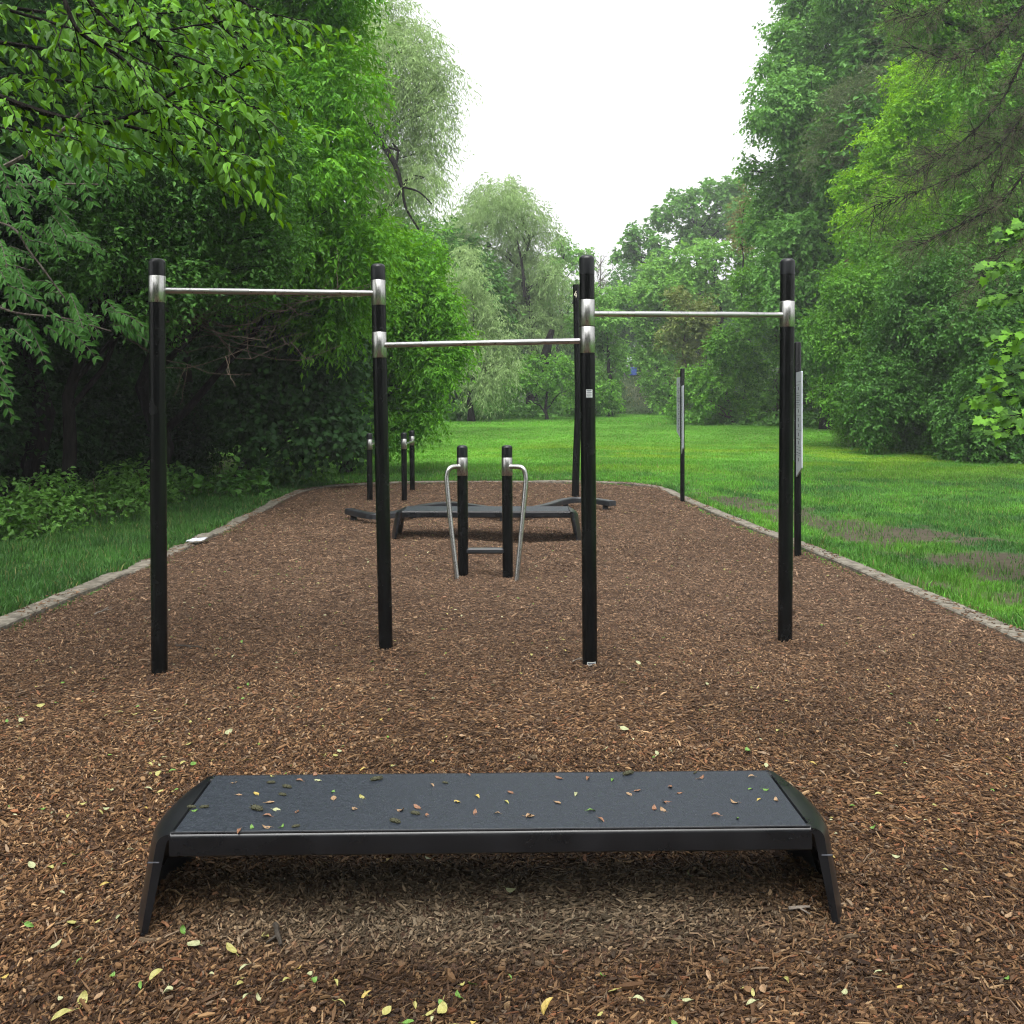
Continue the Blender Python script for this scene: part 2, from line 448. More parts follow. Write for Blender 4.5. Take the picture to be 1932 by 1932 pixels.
# ------------------------------------------------------------------ ground: lawn, mulch bed, kerb
EDGE = [(-3.60, -6), (-3.60, 0), (-3.60, 6.5), (-3.56, 9.2), (-3.57, 11.7), (-3.68, 13.9), (-3.80, 16.2), (-3.62, 17.3), (-3.1, 18.0), (-2.3, 18.4), (-1.2, 18.55), (0, 18.6),
        (1.2, 18.6), (2.0, 18.45), (2.45, 18.0), (2.72, 17.2), (2.80, 15.1), (2.95, 12.4), (3.16, 10.4), (3.30, 8.2), (3.38, 6.2), (3.42, 0), (3.42, -6)]
EDGE = np.array(EDGE)
# resample smoothly
def resample(P, step):
    s = np.r_[0, np.cumsum(np.linalg.norm(np.diff(P, axis=0), axis=1))]
    u = np.arange(0, s[-1], step); Q = np.stack([np.interp(u, s, P[:, i]) for i in range(P.shape[1])], 1)
    k = np.ones(9) / 9
    for i in range(P.shape[1]):
        e = np.r_[np.full(4, Q[0, i]), Q[:, i], np.full(4, Q[-1, i])]; Q[:, i] = np.convolve(e, k, 'valid')
    return Q
EDGE = resample(EDGE, .15)

def inside(x, y, P=EDGE):
    x = np.asarray(x, float); y = np.asarray(y, float); c = np.zeros(x.shape, bool); n = len(P)
    for i in range(n):
        x1, y1 = P[i]; x2, y2 = P[(i + 1) % n]
        if y1 == y2: continue
        hit = ((y1 > y) != (y2 > y)) & (x < (x2 - x1) * (y - y1) / (y2 - y1) + x1)
        c ^= hit
    return c

def edge_dist(x, y):
    """distance to the bed's edge line (metres)"""
    x = np.asarray(x, float).ravel(); y = np.asarray(y, float).ravel(); best = np.full(x.shape, 1e9)
    for i in range(len(EDGE)):
        best = np.minimum(best, (x - EDGE[i, 0]) ** 2 + (y - EDGE[i, 1]) ** 2)
    return np.sqrt(best)

BENCH = (-.065, 3.06)
HOLES = [(-2.08, 5.47), (-.815, 6.0), (.47, 5.62), (1.81, 6.15)]
def mulch_z(x, y):
    x = np.asarray(x, float); y = np.asarray(y, float)
    z = (fbm(x * .8, y * .8, 11) - .5) * .06 + (fbm(x * 3, y * 3, 12) - .5) * .028 + (fbm(x * 11, y * 11, 13, 2) - .5) * .012
    for (bx, by, sx, sy, a) in ((-.06, 2.66, .9, .22, -.06), (-.06, 3.12, .9, .12, .02), (.05, 10.95, .9, .3, -.07), (.05, 11.7, 1.2, .25, .03), (.1, 8.5, .4, .3, -.02)):
        z = z + a * np.exp(-((x - bx) / sx) ** 2 - ((y - by) / sy) ** 2)
    for bx, by in HOLES:
        q = (x - bx) ** 2 + (y - by) ** 2
        z = z + .022 * np.exp(-q / .012) - .014 * np.exp(-(np.sqrt(q) - .26) ** 2 / .012)
    return z - .005

def dirt_mask(x, y):
    x = np.asarray(x, float); y = np.asarray(y, float)
    # worn strip in the lawn right of the bed
    xc = np.interp(y, [7, 9, 11, 13, 15.5, 18], [5.2, 4.75, 4.75, 4.1, 3.55, 3.3])
    wd = np.interp(y, [7, 9, 11, 13, 15.5, 18], [.9, 1.25, 1.3, .7, .4, .1])
    k = 1 - np.abs(x - xc) / wd
    k2 = 1 - np.abs(x - 6.6) / 1.0 - np.abs(y - 9.6) / 1.8
    k = np.maximum(k, k2)
    n = .72 * fbm(x * 1.9, y * 1.5, 21, 4) + .28 * fbm(x * 7, y * 6, 25, 3)
    v = sstep(.0, .34, np.minimum(k, .5) * .9 + (n - .5) * 3.2 - .05) * (y < 17.5) * (y > 5) * .92
    # path up the far bank
    xp = 10.9 + (y - 75) * .02
    v2 = sstep(0, .6, 1 - np.abs(x - xp) / 1.1 + (n - .5) * 1.0) * sstep(74, 79, y) * sstep(90, 84, y) * .38
    # bare soil in the shade under the left trees
    v3 = sstep(.0, .5, (-x - 6.3) * .8 + (n - .5) * 1.4) * (y < 26) * .8
    return np.clip(np.maximum(np.maximum(v, v2), v3), 0, 1)

def lawn_col(x, y):
    x = np.asarray(x, float); y = np.asarray(y, float)
    n = fbm(x * .35, y * .16, 31, 4)[:, None]; n2 = fbm(x * 1.6, y * .9, 35, 3)[:, None]
    base = np.array([.098, .262, .022]); lush_shade = np.array([.036, .112, .024]); yel = np.array([.175, .290, .012])
    left_shade = sstep(-3.2, -3.7, x)[:, None] * (y < 19)[:, None]; base = base * (1 - left_shade) + np.array([.050, .138, .024]) * left_shade; lush_shade = lush_shade * (1 - left_shade) + np.array([.034, .098, .020]) * left_shade  # left strip: shade of the trees put into the grass colour
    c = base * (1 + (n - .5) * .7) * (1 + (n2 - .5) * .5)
    kl = (sstep(27, 18, y) * .95)[:, None] * np.clip(.6 + (n2 - .5) * 2, 0, 1); c = c * (1 - kl) + lush_shade * (1 + (n - .5) * .5) * kl
    ky = (np.exp(-((y - 27) / 5.5) ** 2) * sstep(-3, 2, x))[:, None] * sstep(.45, .62, fbm(x * .5, y * .7, 41, 4))[:, None] * .8
    c = c * (1 - ky) + yel * ky
    kb = sstep(70, 74, y)[:, None] * (y < 400)[:, None]; c = c * (1 - kb) + np.array([.030, .058, .016]) * (.6 + n2) * kb
    return c

def nonuni(a, b, fine_a, fine_b, step, grow=1.25):
    v = list(np.arange(fine_a, fine_b + 1e-6, step)); s = step
    while v[-1] < b: s *= grow; v.append(v[-1] + s)
    s = step
    while v[0] > a: s *= grow; v.insert(0, v[0] - s)
    return np.array(v)
gx = nonuni(-260, 260, -9, 14, .16, 1.12); gy = nonuni(-120, 320, -1, 24, .16, 1.06)
X, Y = np.meshgrid(gx, gy); nx, ny = len(gx), len(gy); x = X.ravel(); y = Y.ravel()
near = (np.abs(x) < 5) & (y < 20) & (y > -7)
ins = np.zeros(len(x), bool); ins[near] = inside(x[near], y[near])
ed = np.full(len(x), 9.0); ed[near] = edge_dist(x[near], y[near])
z = terrain(x, y) - .01
z[ins & (ed > .05)] = -.16
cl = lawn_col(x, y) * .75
dm = dirt_mask(x, y)[:, None]
soil = np.array([.050, .037, .029]) * (.75 + .5 * fbm(x * 3, y * 3, 51, 3))[:, None]
far_d = np.array([.16, .13, .085])
cl = cl * (1 - dm) + soil * dm
ii = np.arange(ny - 1)[:, None] * nx + np.arange(nx - 1)[None]
F = np.stack([ii, ii + 1, ii + nx + 1, ii + nx], -1).reshape(-1, 4)
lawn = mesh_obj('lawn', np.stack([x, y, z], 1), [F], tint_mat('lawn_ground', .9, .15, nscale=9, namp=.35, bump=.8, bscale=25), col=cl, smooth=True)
tag(lawn, kind='structure')

# mulch bed sheet
mx_ = np.arange(-3.9, 3.7, .04); my_ = np.concatenate([np.arange(-6, 2, .16), np.arange(2, 19, .04)])
X, Y = np.meshgrid(mx_, my_); nx, ny = len(mx_), len(my_); x = X.ravel(); y = Y.ravel()
z = mulch_z(x, y)
ii = (np.arange(ny - 1)[:, None] * nx + np.arange(nx - 1)[None]).ravel()
cxx = x[ii] + .02; cyy = y[ii] + .02
k = inside(cxx, cyy) | (edge_dist(cxx, cyy) < .07)
ii = ii[k]
F = np.stack([ii, ii + 1, ii + nx + 1, ii + nx], -1)
n = fbm(x * 9, y * 9, 61, 4)[:, None]
cb = np.array([.060, .034, .021]) * (.5 + n)
used = np.unique(F); remap = np.full(len(x), -1); remap[used] = np.arange(len(used))
mulch = mesh_obj('mulch_bed', np.stack([x, y, z], 1)[used], [remap[F]], tint_mat('mulch_base', .85, .25, nscale=70, namp=.6, bump=1.0, bscale=90), col=cb[used], smooth=True)
tag(mulch, kind='structure')

# kerb: weathered edging sections
mb = MB(); E = EDGE; T = unit(np.gradient(E, axis=0)); Nrm = np.stack([T[:, 1], -T[:, 0]], 1)
# bed lies to the right of travel on the left side -> outward normal is the left one
Nout = -Nrm
W_ = .17
prof = [(.0, -.14), (.0, .018), (.012, .03), (W_ - .012, .03), (W_, .018), (W_, -.14)]
hv = (fbm(np.arange(len(E)) * .35, np.zeros(len(E)), 71, 3) - .55) * .07
left = E[:, 0] < 0
hv = np.where(left & (E[:, 1] > 8.5) & (E[:, 1] < 16.5), hv * 1.3 - .012, hv * .3)
rings = []
for i in range(len(E)):
    for (o, h) in prof:
        p = E[i] + Nout[i] * o
        rings.append([p[0], p[1], h + hv[i] + terrain(p[0], p[1]) * .5])
V = np.array(rings); m = len(prof); j = np.arange(m - 1); F = []
for i in range(len(E) - 1):
    F.append(np.stack([i * m + j, i * m + j + 1, (i + 1) * m + j + 1, (i + 1) * m + j], 1))
mb.add(V, [np.concatenate(F)])
kerb = mb.build('kerb', M['kerb'], smooth=True); tag(kerb, kind='structure')

# ------------------------------------------------------------------ wood chips (stuff)
def chips():
    rng = rs(5); P = []
    tries = [(1.9, 3.2, 17500, 1.0), (3.2, 4.5, 14000, 1.0), (4.5, 6.5, 10500, 1.0), (6.5, 9, 6800, 1.08), (9, 13, 3900, 1.30), (13, 18.6, 2300, 1.55)]
    xs, ys, ss = [], [], []
    for a, b, rho, s in tries:
        hw = min(3.6, .552 * b + .7); n = int(rho * (b - a) * 2 * hw)
        xx = rng.uniform(-hw, hw, n); yy = rng.uniform(a, b, n)
        k = (np.abs(xx) < .552 * yy + .7); xs.append(xx[k]); ys.append(yy[k]); ss.append(np.full(k.sum(), s))
    # the bed goes on outside the picture: coarser there
    for (y0, y1, rho) in ((.6, 1.9, 3600), (1.9, 6.4, 4600)):
        n = int(7.1 * (y1 - y0) * rho); xx = rng.uniform(-3.65, 3.45, n); yy = rng.uniform(y0, y1, n); k = (np.abs(xx) >= .552 * yy + .7) | (yy < 1.9)
        xs.append(xx[k]); ys.append(yy[k]); ss.append(np.full(k.sum(), 1.5))
    x = np.concatenate(xs); y = np.concatenate(ys); s = np.concatenate(ss)
    k = inside(x, y); x, y, s = x[k], y[k], s[k]
    ed = edge_dist(x, y); k = rng.rand(len(x)) < .45 + ed * 3; x, y, s = x[k], y[k], s[k]
    i = rng.randint(0, len(EDGE), 5200); e = EDGE[i] + Nout[i] * (rng.rand(len(i), 1) ** 1.6 * .21) + rng.uniform(-.07, .07, (len(i), 2)); q = (e[:, 1] > 5) & (vnoise(e[:, 0] * 2, e[:, 1] * 2, 77) > .42)
    e = e[q]; nk = len(e); kz = hv[i[q]]; x = np.r_[x, e[:, 0]]; y = np.r_[y, e[:, 1]]; s = np.r_[s, 1 + .04 * e[:, 1]]
    n = len(x)
    L = np.exp(rng.normal(math.log(.0175), .52, n)).clip(.006, .08) * s; W = np.exp(rng.normal(math.log(.0056), .40, n)).clip(.0025, .02) * s
    thin = rng.rand(n) < .28; W[thin] *= .5; L[thin] *= 1.25
    big = rng.rand(n) < .03; L[big] *= 1.5; W[big] *= 1.5
    L = np.maximum(L, W * 1.3); H = W * rng.uniform(.18, .5, n)
    # chips tend to lie along a local drift direction
    th = rng.uniform(0, math.pi, n) * .75 + (fbm(x * .9, y * .9, 81, 2) - .5) * 5
    tilt = rng.normal(0, .24, n); roll = rng.normal(0, .35, n)
    z = mulch_z(x, y) + rng.rand(n) ** 1.5 * .018 * s
    z[-nk:] = .033 + kz + rng.rand(nk) * .004; tilt[-nk:] *= .3; roll[-nk:] *= .3
    A = np.stack([np.cos(th) * np.cos(tilt), np.sin(th) * np.cos(tilt), np.sin(tilt)], 1)
    S = np.stack([-np.sin(th), np.cos(th), np.zeros(n)], 1); U = np.cross(A, S)
    S2 = S * np.cos(roll)[:, None] + U * np.sin(roll)[:, None]; U2 = np.cross(A, S2)
    P = np.stack([x, y, z], 1)
    e1 = rng.uniform(.15, .55, n)[:, None]; e2 = rng.uniform(.1, .55, n)[:, None]; sk = rng.uniform(-.3, .3, n)[:, None]
    l = L[:, None] * .5; wv = W[:, None] * .5; h = H[:, None]; bend = (rng.normal(0, .08, n) * L)[:, None]
    top = [P - A * l + S2 * wv * (e1 + sk), P - A * l - S2 * wv * (e1 - sk), P - S2 * wv + U2 * bend, P + A * l - S2 * wv * (e2 + sk), P + A * l + S2 * wv * (e2 - sk), P + S2 * wv + U2 * bend]
    bot = [v - U2 * h for v in top]
    V = np.stack([v + U2 * h * .5 for v in top] + bot, 1).reshape(-1, 3)
    f = np.array([[0, 1, 2, 5], [5, 2, 3, 4], [1, 0, 6, 7], [2, 1, 7, 8], [3, 2, 8, 9], [4, 3, 9, 10], [5, 4, 10, 11], [0, 5, 11, 6]])
    F = (np.arange(n)[:, None, None] * 12 + f[None]).reshape(-1, 4)
    # colours: real dye of the individual chip
    pal = np.array([[.030, .0155, .008], [.050, .0265, .0125], [.080, .043, .021], [.122, .067, .032], [.165, .094, .046], [.215, .130, .064], [.150, .107, .070], [.28, .185, .10], [.175, .076, .036]])
    pr = np.array([.17, .21, .21, .15, .09, .05, .06, .025, .035]); ci = rng.choice(len(pal), n, p=pr / pr.sum())
    c = pal[ci] * rng.uniform(.75, 1.25, (n, 1))
    # dusty, sun-bleached chips kept dry under the bench; darker damp patches in front of it
    dry = np.exp(-((x + .06) / .95) ** 4 - ((y - 2.98) / .22) ** 4)[:, None] * .7
    g = c.mean(1, keepdims=True); c = c * (1 - dry) + (g * np.array([1.25, 1.03, .74]) * 1.1 + np.array([.048, .039, .025])) * dry
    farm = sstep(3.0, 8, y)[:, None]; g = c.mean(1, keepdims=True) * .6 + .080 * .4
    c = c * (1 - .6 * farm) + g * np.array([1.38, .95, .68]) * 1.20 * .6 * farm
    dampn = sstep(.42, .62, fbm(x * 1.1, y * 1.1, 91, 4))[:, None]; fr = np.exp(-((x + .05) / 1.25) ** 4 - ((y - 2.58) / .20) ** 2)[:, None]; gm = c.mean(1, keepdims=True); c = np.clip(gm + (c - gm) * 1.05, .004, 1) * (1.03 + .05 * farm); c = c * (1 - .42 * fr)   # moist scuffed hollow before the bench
    c = c * (1 - .30 * dampn * (1 - .85 * farm))
    o = mesh_obj('wood_chips', V, [F], tint_mat('wood_chip', .7, .18), col=np.repeat(c, 12, 0))
    tag(o, 'brown shredded wood chips covering the exercise area', 'wood chips', kind='stuff')
chips()

# ------------------------------------------------------------------ grass blades (stuff)
def grass():
    rng = rs(6); xs, ys, hs_, ws_ = [], [], [], []
    def reg(x0, x1, y0, y1, rho, h, wd):
        n = int((x1 - x0) * (y1 - y0) * rho); a = rng.uniform(x0, x1, n); b = rng.uniform(y0, y1, n)
        k = np.abs(a) < .56 * b + 2.4; a, b = a[k], b[k]
        xs.append(a); ys.append(b); hs_.append(np.full(len(a), h)); ws_.append(np.full(len(a), wd))
    reg(-7.5, -3.5, 2.5, 5, 1500, .075, .009); reg(3.0, 7, 2.5, 5, 1500, .06, .009); reg(-7.5, -3.5, 5, 9, 3600, .075, .006); reg(-7.5, -3.5, 9, 13, 2600, .075, .007); reg(-7.0, -3.4, 13, 18.2, 1700, .07, .009)
    reg(3.0, 7, 5, 9, 3000, .06, .006); reg(2.6, 8, 9, 13, 2000, .06, .0075); reg(2.4, 11, 13, 18.2, 1100, .055, .010)
    reg(-8, 14, 18.2, 24, 800, .055, .013); reg(-8, 19, 24, 34, 420, .036, .018); reg(-10, 26, 34, 50, 160, .036, .028); reg(-12, 28, 50, 72, 60, .07, .05); reg(3, 20, 72, 97, 45, .16, .07)
    x = np.concatenate(xs); y = np.concatenate(ys); h = np.concatenate(hs_); wd = np.concatenate(ws_)
    # longer fringe hugging the kerb
    i = rng.randint(0, len(EDGE), 26000); off = W_ + np.abs(rng.normal(0, .06, len(i)))
    e = EDGE[i] + Nout[i] * off[:, None] + rng.uniform(-.08, .08, (len(i), 2)); k = e[:, 1] > 2.5
    x = np.r_[x, e[k, 0]]; y = np.r_[y, e[k, 1]]; h = np.r_[h, np.full(k.sum(), .085)]; wd = np.r_[wd, .006 + .0006 * e[k, 1]]
    # thin moss and grass line between bed and kerb
    i = rng.randint(0, len(EDGE), 9000); e = EDGE[i] + Nout[i] * rng.normal(-.03, .03, (len(i), 1)) + rng.uniform(-.08, .08, (len(i), 2)); k = (e[:, 1] > 5) & (vnoise(e[:, 0] * .9, e[:, 1] * .9, 5) > .45)
    nf = k.sum(); x = np.r_[x, e[k, 0]]; y = np.r_[y, e[k, 1]]; h = np.r_[h, np.full(nf, .022)]; wd = np.r_[wd, .006 + .0006 * e[k, 1]]
    inb = inside(x, y); ed = edge_dist(x, y); ok = (~inb & (ed > W_ - .02)); ok[-nf:] = True
    dm = dirt_mask(x, y); ok &= rng.rand(len(x)) > dm * (1.12 - .50 * fbm(x * 5.5, y * 5.5, 99, 2))
    x, y, h, wd = x[ok], y[ok], h[ok], wd[ok]
    n = len(x)
    clump = fbm(x * 2.2, y * 2.2, 95, 3)
    h = h * rng.uniform(.5, 1.4, n) * (.35 + 1.4 * clump ** 1.3); wd = wd * rng.uniform(.7, 1.2, n)
    a = rng.uniform(0, 2 * math.pi, n); lean = np.abs(rng.normal(.35, .3, n))
    D = np.stack([np.cos(a), np.sin(a), np.zeros(n)], 1); b = rng.uniform(0, 2 * math.pi, n)
    S = np.stack([np.cos(b), np.sin(b), np.zeros(n)], 1)
    P = np.stack([x, y, terrain(x, y) - .012], 1); up = np.array([0, 0, 1.])
    H = h[:, None]; Wd = wd[:, None] * .5; ln = lean[:, None]
    m1 = P + up * H * .55 + D * H * ln * .35; tp = P + up * H * (1 - .25 * ln) + D * H * ln * 1.0
    V = np.stack([P - S * Wd, P + S * Wd, m1 + S * Wd * .8, m1 - S * Wd * .8, tp], 1).reshape(-1, 3)
    base = np.arange(n)[:, None] * 5
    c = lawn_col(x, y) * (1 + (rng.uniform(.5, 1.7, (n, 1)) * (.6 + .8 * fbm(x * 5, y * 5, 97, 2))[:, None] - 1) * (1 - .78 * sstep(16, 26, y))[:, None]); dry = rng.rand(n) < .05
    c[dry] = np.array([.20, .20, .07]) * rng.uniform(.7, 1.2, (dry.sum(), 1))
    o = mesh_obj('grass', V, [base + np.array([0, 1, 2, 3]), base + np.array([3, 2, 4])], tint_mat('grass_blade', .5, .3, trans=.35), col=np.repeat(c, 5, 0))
    tag(o, 'green mown grass of the park lawn around the exercise area', 'grass', kind='stuff')
grass()

# ------------------------------------------------------------------ exercise equipment
def post_parts(root, base, top, r, cap_len, collars, joints=(), cap_ring=True):
    """post along base->top; collars [(t0,t1)] metres along axis. Collars and cap are children of the post"""
    base = np.asarray(base, float); top = np.asarray(top, float); ax = unit(top - base); ln = np.linalg.norm(top - base)
    mb = MB(); prof = [(-.12, r)]
    for t in sorted(joints): prof += [(t - .002, r), (t - .0012, r - .0018), (t + .0012, r - .0018), (t + .002, r)]
    prof += [(ln - cap_len, r)]
    mb.lathe(base, ax, prof, 28)
    p = mb.build('post', M['black'], root, smooth=True)
    mc = MB(); rc = r + .0012; z0 = ln - cap_len
    pr = [(z0, r * .9), (z0, rc)]
    rd = r * .55
    for i in range(7):
        a = i / 6 * math.pi / 2; pr.append((ln - rd + rd * math.sin(a), rc - rd + rd * math.cos(a)))
    pr.append((ln + .0005, rc * .2))
    mc.lathe(base, ax, pr, 28); mc.build('cap', M['cap'], p, smooth=True)
    for (a, b) in collars:
        ms = MB(); rr = r + .0018
        ms.lathe(base, ax, [(a, r * .9), (a, rr - .001), (a + .0015, rr), (b - .0015, rr), (b, rr - .001), (b, r * .9)], 28)
        ms.build('collar', M['steel'], p, smooth=True)
    return p, ax, ln

def wrap_label(post, base, ax, r, t0, t1, a0, a1, mat, name='sticker', lines=0):
    """thin curved plate hugging the round post; angles from -Y (towards the camera), + to the right"""
    S = np.array([1., 0, 0]); Fw = np.array([0, -1., 0]); aa = np.linspace(a0, a1, 9)
    base = np.asarray(base); mb = MB()
    def patch(rr, u0, u1, v0, v1, th):
        a = np.linspace(u0, u1, 9); V = []
        for rad in (rr, rr + th):
            for t in (v0, v1):
                V += [base + ax * t + (S * math.sin(q) + Fw * math.cos(q)) * rad for q in a]
        n = 9; j = np.arange(n - 1)
        fr = np.stack([2 * n + j, 2 * n + j + 1, 3 * n + j + 1, 3 * n + j], 1)
        bt = np.stack([j, j + 1, 2 * n + j + 1, 2 * n + j], 1); tp = np.stack([n + j, n + j + 1, 3 * n + j + 1, 3 * n + j], 1)
        sd = np.array([[0, n, 3 * n, 2 * n], [n - 1, 2 * n - 1, 4 * n - 1, 3 * n - 1]])
        return np.array(V), [fr, bt, tp, sd]
    mb.add(*patch(r + .0002, a0, a1, t0, t1, .0012)); lab = mb.build(name, mat, post)
    if lines:
        ml = MB(); rng = rs(3)
        for i in range(lines):
            v = t1 - (t1 - t0) * (i + .7) / (lines + .4)
            ml.add(*patch(r + .0016, a0 + (a1 - a0) * .08, a0 + (a1 - a0) * rng.uniform(.75, .92), v, v + (t1 - t0) / lines * .3, .0005))
        ml.build('printed_lines', M['ink'], lab)

def px_post(root, bpx, bpy_, tpx, tpy, capy, collars_y, r, joints_y=()):
    d = CAM_H * F_PX / (bpy_ - HY); k = d / F_PX
    base = at(bpx, bpy_, d); top = at(tpx, tpy, d); cosl = np.linalg.norm(top - base) / (top[2] - base[2])
    T = lambda py: (bpy_ - py) * k * cosl
    p, ax, ln = post_parts(root, base, top, r, T(tpy) - T(capy), [(T(b), T(a)) for a, b in collars_y], [T(q) for q in joints_y])
    return dict(obj=p, base=base, ax=ax, T=T, r=r, d=d, pt=lambda py: base + ax * T(py))

root = empty('pull_up_station', on_plane(890, 1240), 'black pull-up frame of four tall posts joined by three steel bars at different heights', 'pull-up bars')
P1 = px_post(root, 301, 1272, 296, 488, 521, [(521, 571)], .0465, [676])
P2 = px_post(root, 728, 1227, 713, 498, 529, [(529, 576), (627, 675)], .0455, [678])
P3 = px_post(root, 1113, 1258, 1107, 482, 518, [(566, 615.3), (616.8, 666)], .0455, [669.5])
P4 = px_post(root, 1481, 1215, 1486, 488, 518, [(569, 617)], .0470, [647])
def bar(root, A, ya, Bq, yb, r=.0172):
    a = A['pt'](ya); b = Bq['pt'](yb); u = unit(b - a); a = a + u * A['r'] * .9; b = b - u * Bq['r'] * .9
    mb = MB(); mb.tube([a, a * .5 + b * .5, b], r, 18); o = mb.build('bar', M['bar'], root, smooth=True)
    for f0, f1 in ((.20, .385), (.63, .81)):
        g = MB(); g.tube([a + (b - a) * f0, a + (b - a) * f1], r + .0012, 18); g.build('grip', M['grip'], o, smooth=True)
bar(root, P1, 548, P2, 553); bar(root, P2, 651, P3, 643); bar(root, P3, 592, P4, 594)
wrap_label(P3['obj'], P3['base'], P3['ax'], P3['r'], P3['T'](750), P3['T'](735), -.30, .55, M['label'], lines=4)
wrap_label(P3['obj'], P3['base'], P3['ax'], P3['r'], P3['T'](1252.5), P3['T'](1245.5), -.45, .75, M['label'], lines=1)

# dip station
root = empty('dip_station', on_plane(916, 1088), 'low black two-post dip station with bent steel handles and a foot bar', 'exercise station')
D1 = px_post(root, 874, 1088, 872, 840, 863, [(863, 897)], .0485, [975])
D2 = px_post(root, 958, 1088, 956.5, 840, 863, [(863, 897)], .0485, [975])
def bez(pts, n=10):
    """polyline with rounded corners (Catmull-Rom)"""
    P = np.array(pts, float); P = np.vstack([2 * P[0] - P[1], P, 2 * P[-1] - P[-2]]); out = []
    for i in range(1, len(P) - 2):
        for t in np.linspace(0, 1, n, endpoint=False):
            p0, p1, p2, p3 = P[i - 1:i + 3]
            out.append(.5 * ((2 * p1) + (-p0 + p2) * t + (2 * p0 - 5 * p1 + 4 * p2 - p3) * t * t + (-p0 + 3 * p1 - 3 * p2 + p3) * t ** 3))
    out.append(P[-2]); return np.array(out)
for pts in ([(872, 880.5, 8.52), (856, 880.5, 8.47), (847, 885, 8.44), (843, 899, 8.43), (843.5, 915, 8.42), (848, 965, 8.39), (855, 1030, 8.35), (863.5, 1101, 8.31)],
            [(957, 880.5, 8.52), (977, 880.5, 8.47), (987, 884, 8.44), (991.5, 897, 8.43), (991.5, 915, 8.42), (987, 965, 8.39), (981, 1030, 8.35), (974.5, 1099, 8.31)]):
    mb = MB(); mb.tube(bez([at(*q) for q in pts], 6), .0215, 14); mb.build('handle', M['steel'], root, smooth=True)
a = D1['pt'](1038); b = D2['pt'](1038)
mb = MB(); mb.box((a + b) / 2 + np.array([0, 0, -.004]), (b[0] - a[0] - .06, .075, .050), .012); fb = mb.build('foot_bar', M['beam'], root)

# parallel bars, two separate pairs
for i, (q1, q2, lab) in enumerate((((697, 947, 817), (720.5, 928, 812), 'low black pair of posts with a steel handrail, half hidden behind the pull-up post'),
                                   ((762, 947, 816), (777, 928, 812), 'low black pair of posts with a steel handrail, standing beside the open lawn'))):
    root = empty('parallel_bar', on_plane(q1[0], q1[1]), lab, 'exercise bars', 'low handrail bars at the back of the exercise area')
    A_ = px_post(root, q1[0] + 1, q1[1], q1[0], q1[2], q1[2] + 12, [(q1[2] + 12, q1[2] + 31)], .046)
    B_ = px_post(root, q2[0] + 1, q2[1], q2[0], q2[2], q2[2] + 11, [(q2[2] + 11, q2[2] + 28)], .046)
    a = A_['pt'](q1[2] + 21); b = B_['pt'](q2[2] + 20)
    mb = MB(); off = np.array([.035, 0, 0]); mb.tube(bez([a + off * .5, a + off + (b - a) * .06, a + off + (b - a) * .9, b], 6), .018, 12); mb.build('handrail', M['bar'], root, smooth=True)

# tall kinked climbing pole with a painted digit
d = 15.82; root = empty('climbing_pole', on_plane(1085.5, 937), 'tall black kinked pole at the back, mostly hidden behind a pull-up post', 'climbing pole')
mb = MB(); pth = bez([at(1085.3, 941, d), at(1087.5, 860, d), at(1091, 765, d), at(1089.5, 650, d), at(1087, 537, d)], 6)
mb.tube(pth, np.linspace(.063, .058, len(pth)), 16); cp = mb.build('pole', M['black'], root, smooth=True)
md = MB()
def stroke(md, p, q, wd, dd, th=.004):
    p = at(p[0], p[1], dd); q = at(q[0], q[1], dd); u = unit(q - p); s = np.cross(u, [0, 1, 0]) * wd
    md.prism([p - s, q - s, q + s, p + s], (0, -th, 0))
dd = d - .062
stroke(md, (1087, 549), (1083.5, 557), .006, dd); stroke(md, (1083.5, 557), (1088.5, 557), .006, dd); stroke(md, (1087, 553), (1087, 561), .006, dd - .001)
md.build('painted_digit', M['digit'], cp)

# wavy balance beam
zt = .16; pts = [(658, 959), (684, 965), (712, 968.5), (745, 965), (793, 953), (847, 946.8), (903, 953), (965, 961), (1028, 951.5), (1060, 942), (1088, 938.4), (1120, 940), (1156, 945)]
W3 = [on_plane(px, py, zt) for px, py in pts]
pth = bez(W3, 8); T = unit(np.gradient(pth, axis=0)); S = unit(np.cross(T, [0, 0, 1.]))
root = empty('balance_beam', np.r_[pth.mean(0)[:2], 0], 'low dark wavy balance beam snaking across the wood chips behind the far bench', 'balance beam')
prof = [(-.06, -.075), (-.06, -.012), (-.05, 0), (.05, 0), (.06, -.012), (.06, -.075)]; m = len(prof)
V = np.concatenate([[p + s * o + np.array([0, 0, h]) for o, h in prof] for p, s in zip(pth, S)]); n = len(pth); j = np.arange(m); k = (j + 1) % m
mb = MB(); mb.add(V, [np.concatenate([np.stack([i * m + j, i * m + k, (i + 1) * m + k, (i + 1) * m + j], 1) for i in range(n - 1)]), j[None], ((n - 1) * m + j)[::-1][None]])
mb.build('beam', M['beam'], root, smooth=True)
for i in (3, 30, 54, 74, n - 4):
    mb = MB(); mb.box(pth[i] + np.array([0, 0, -.14]), (.08, .08, .13), .01); mb.build('leg', M['beam'], root)

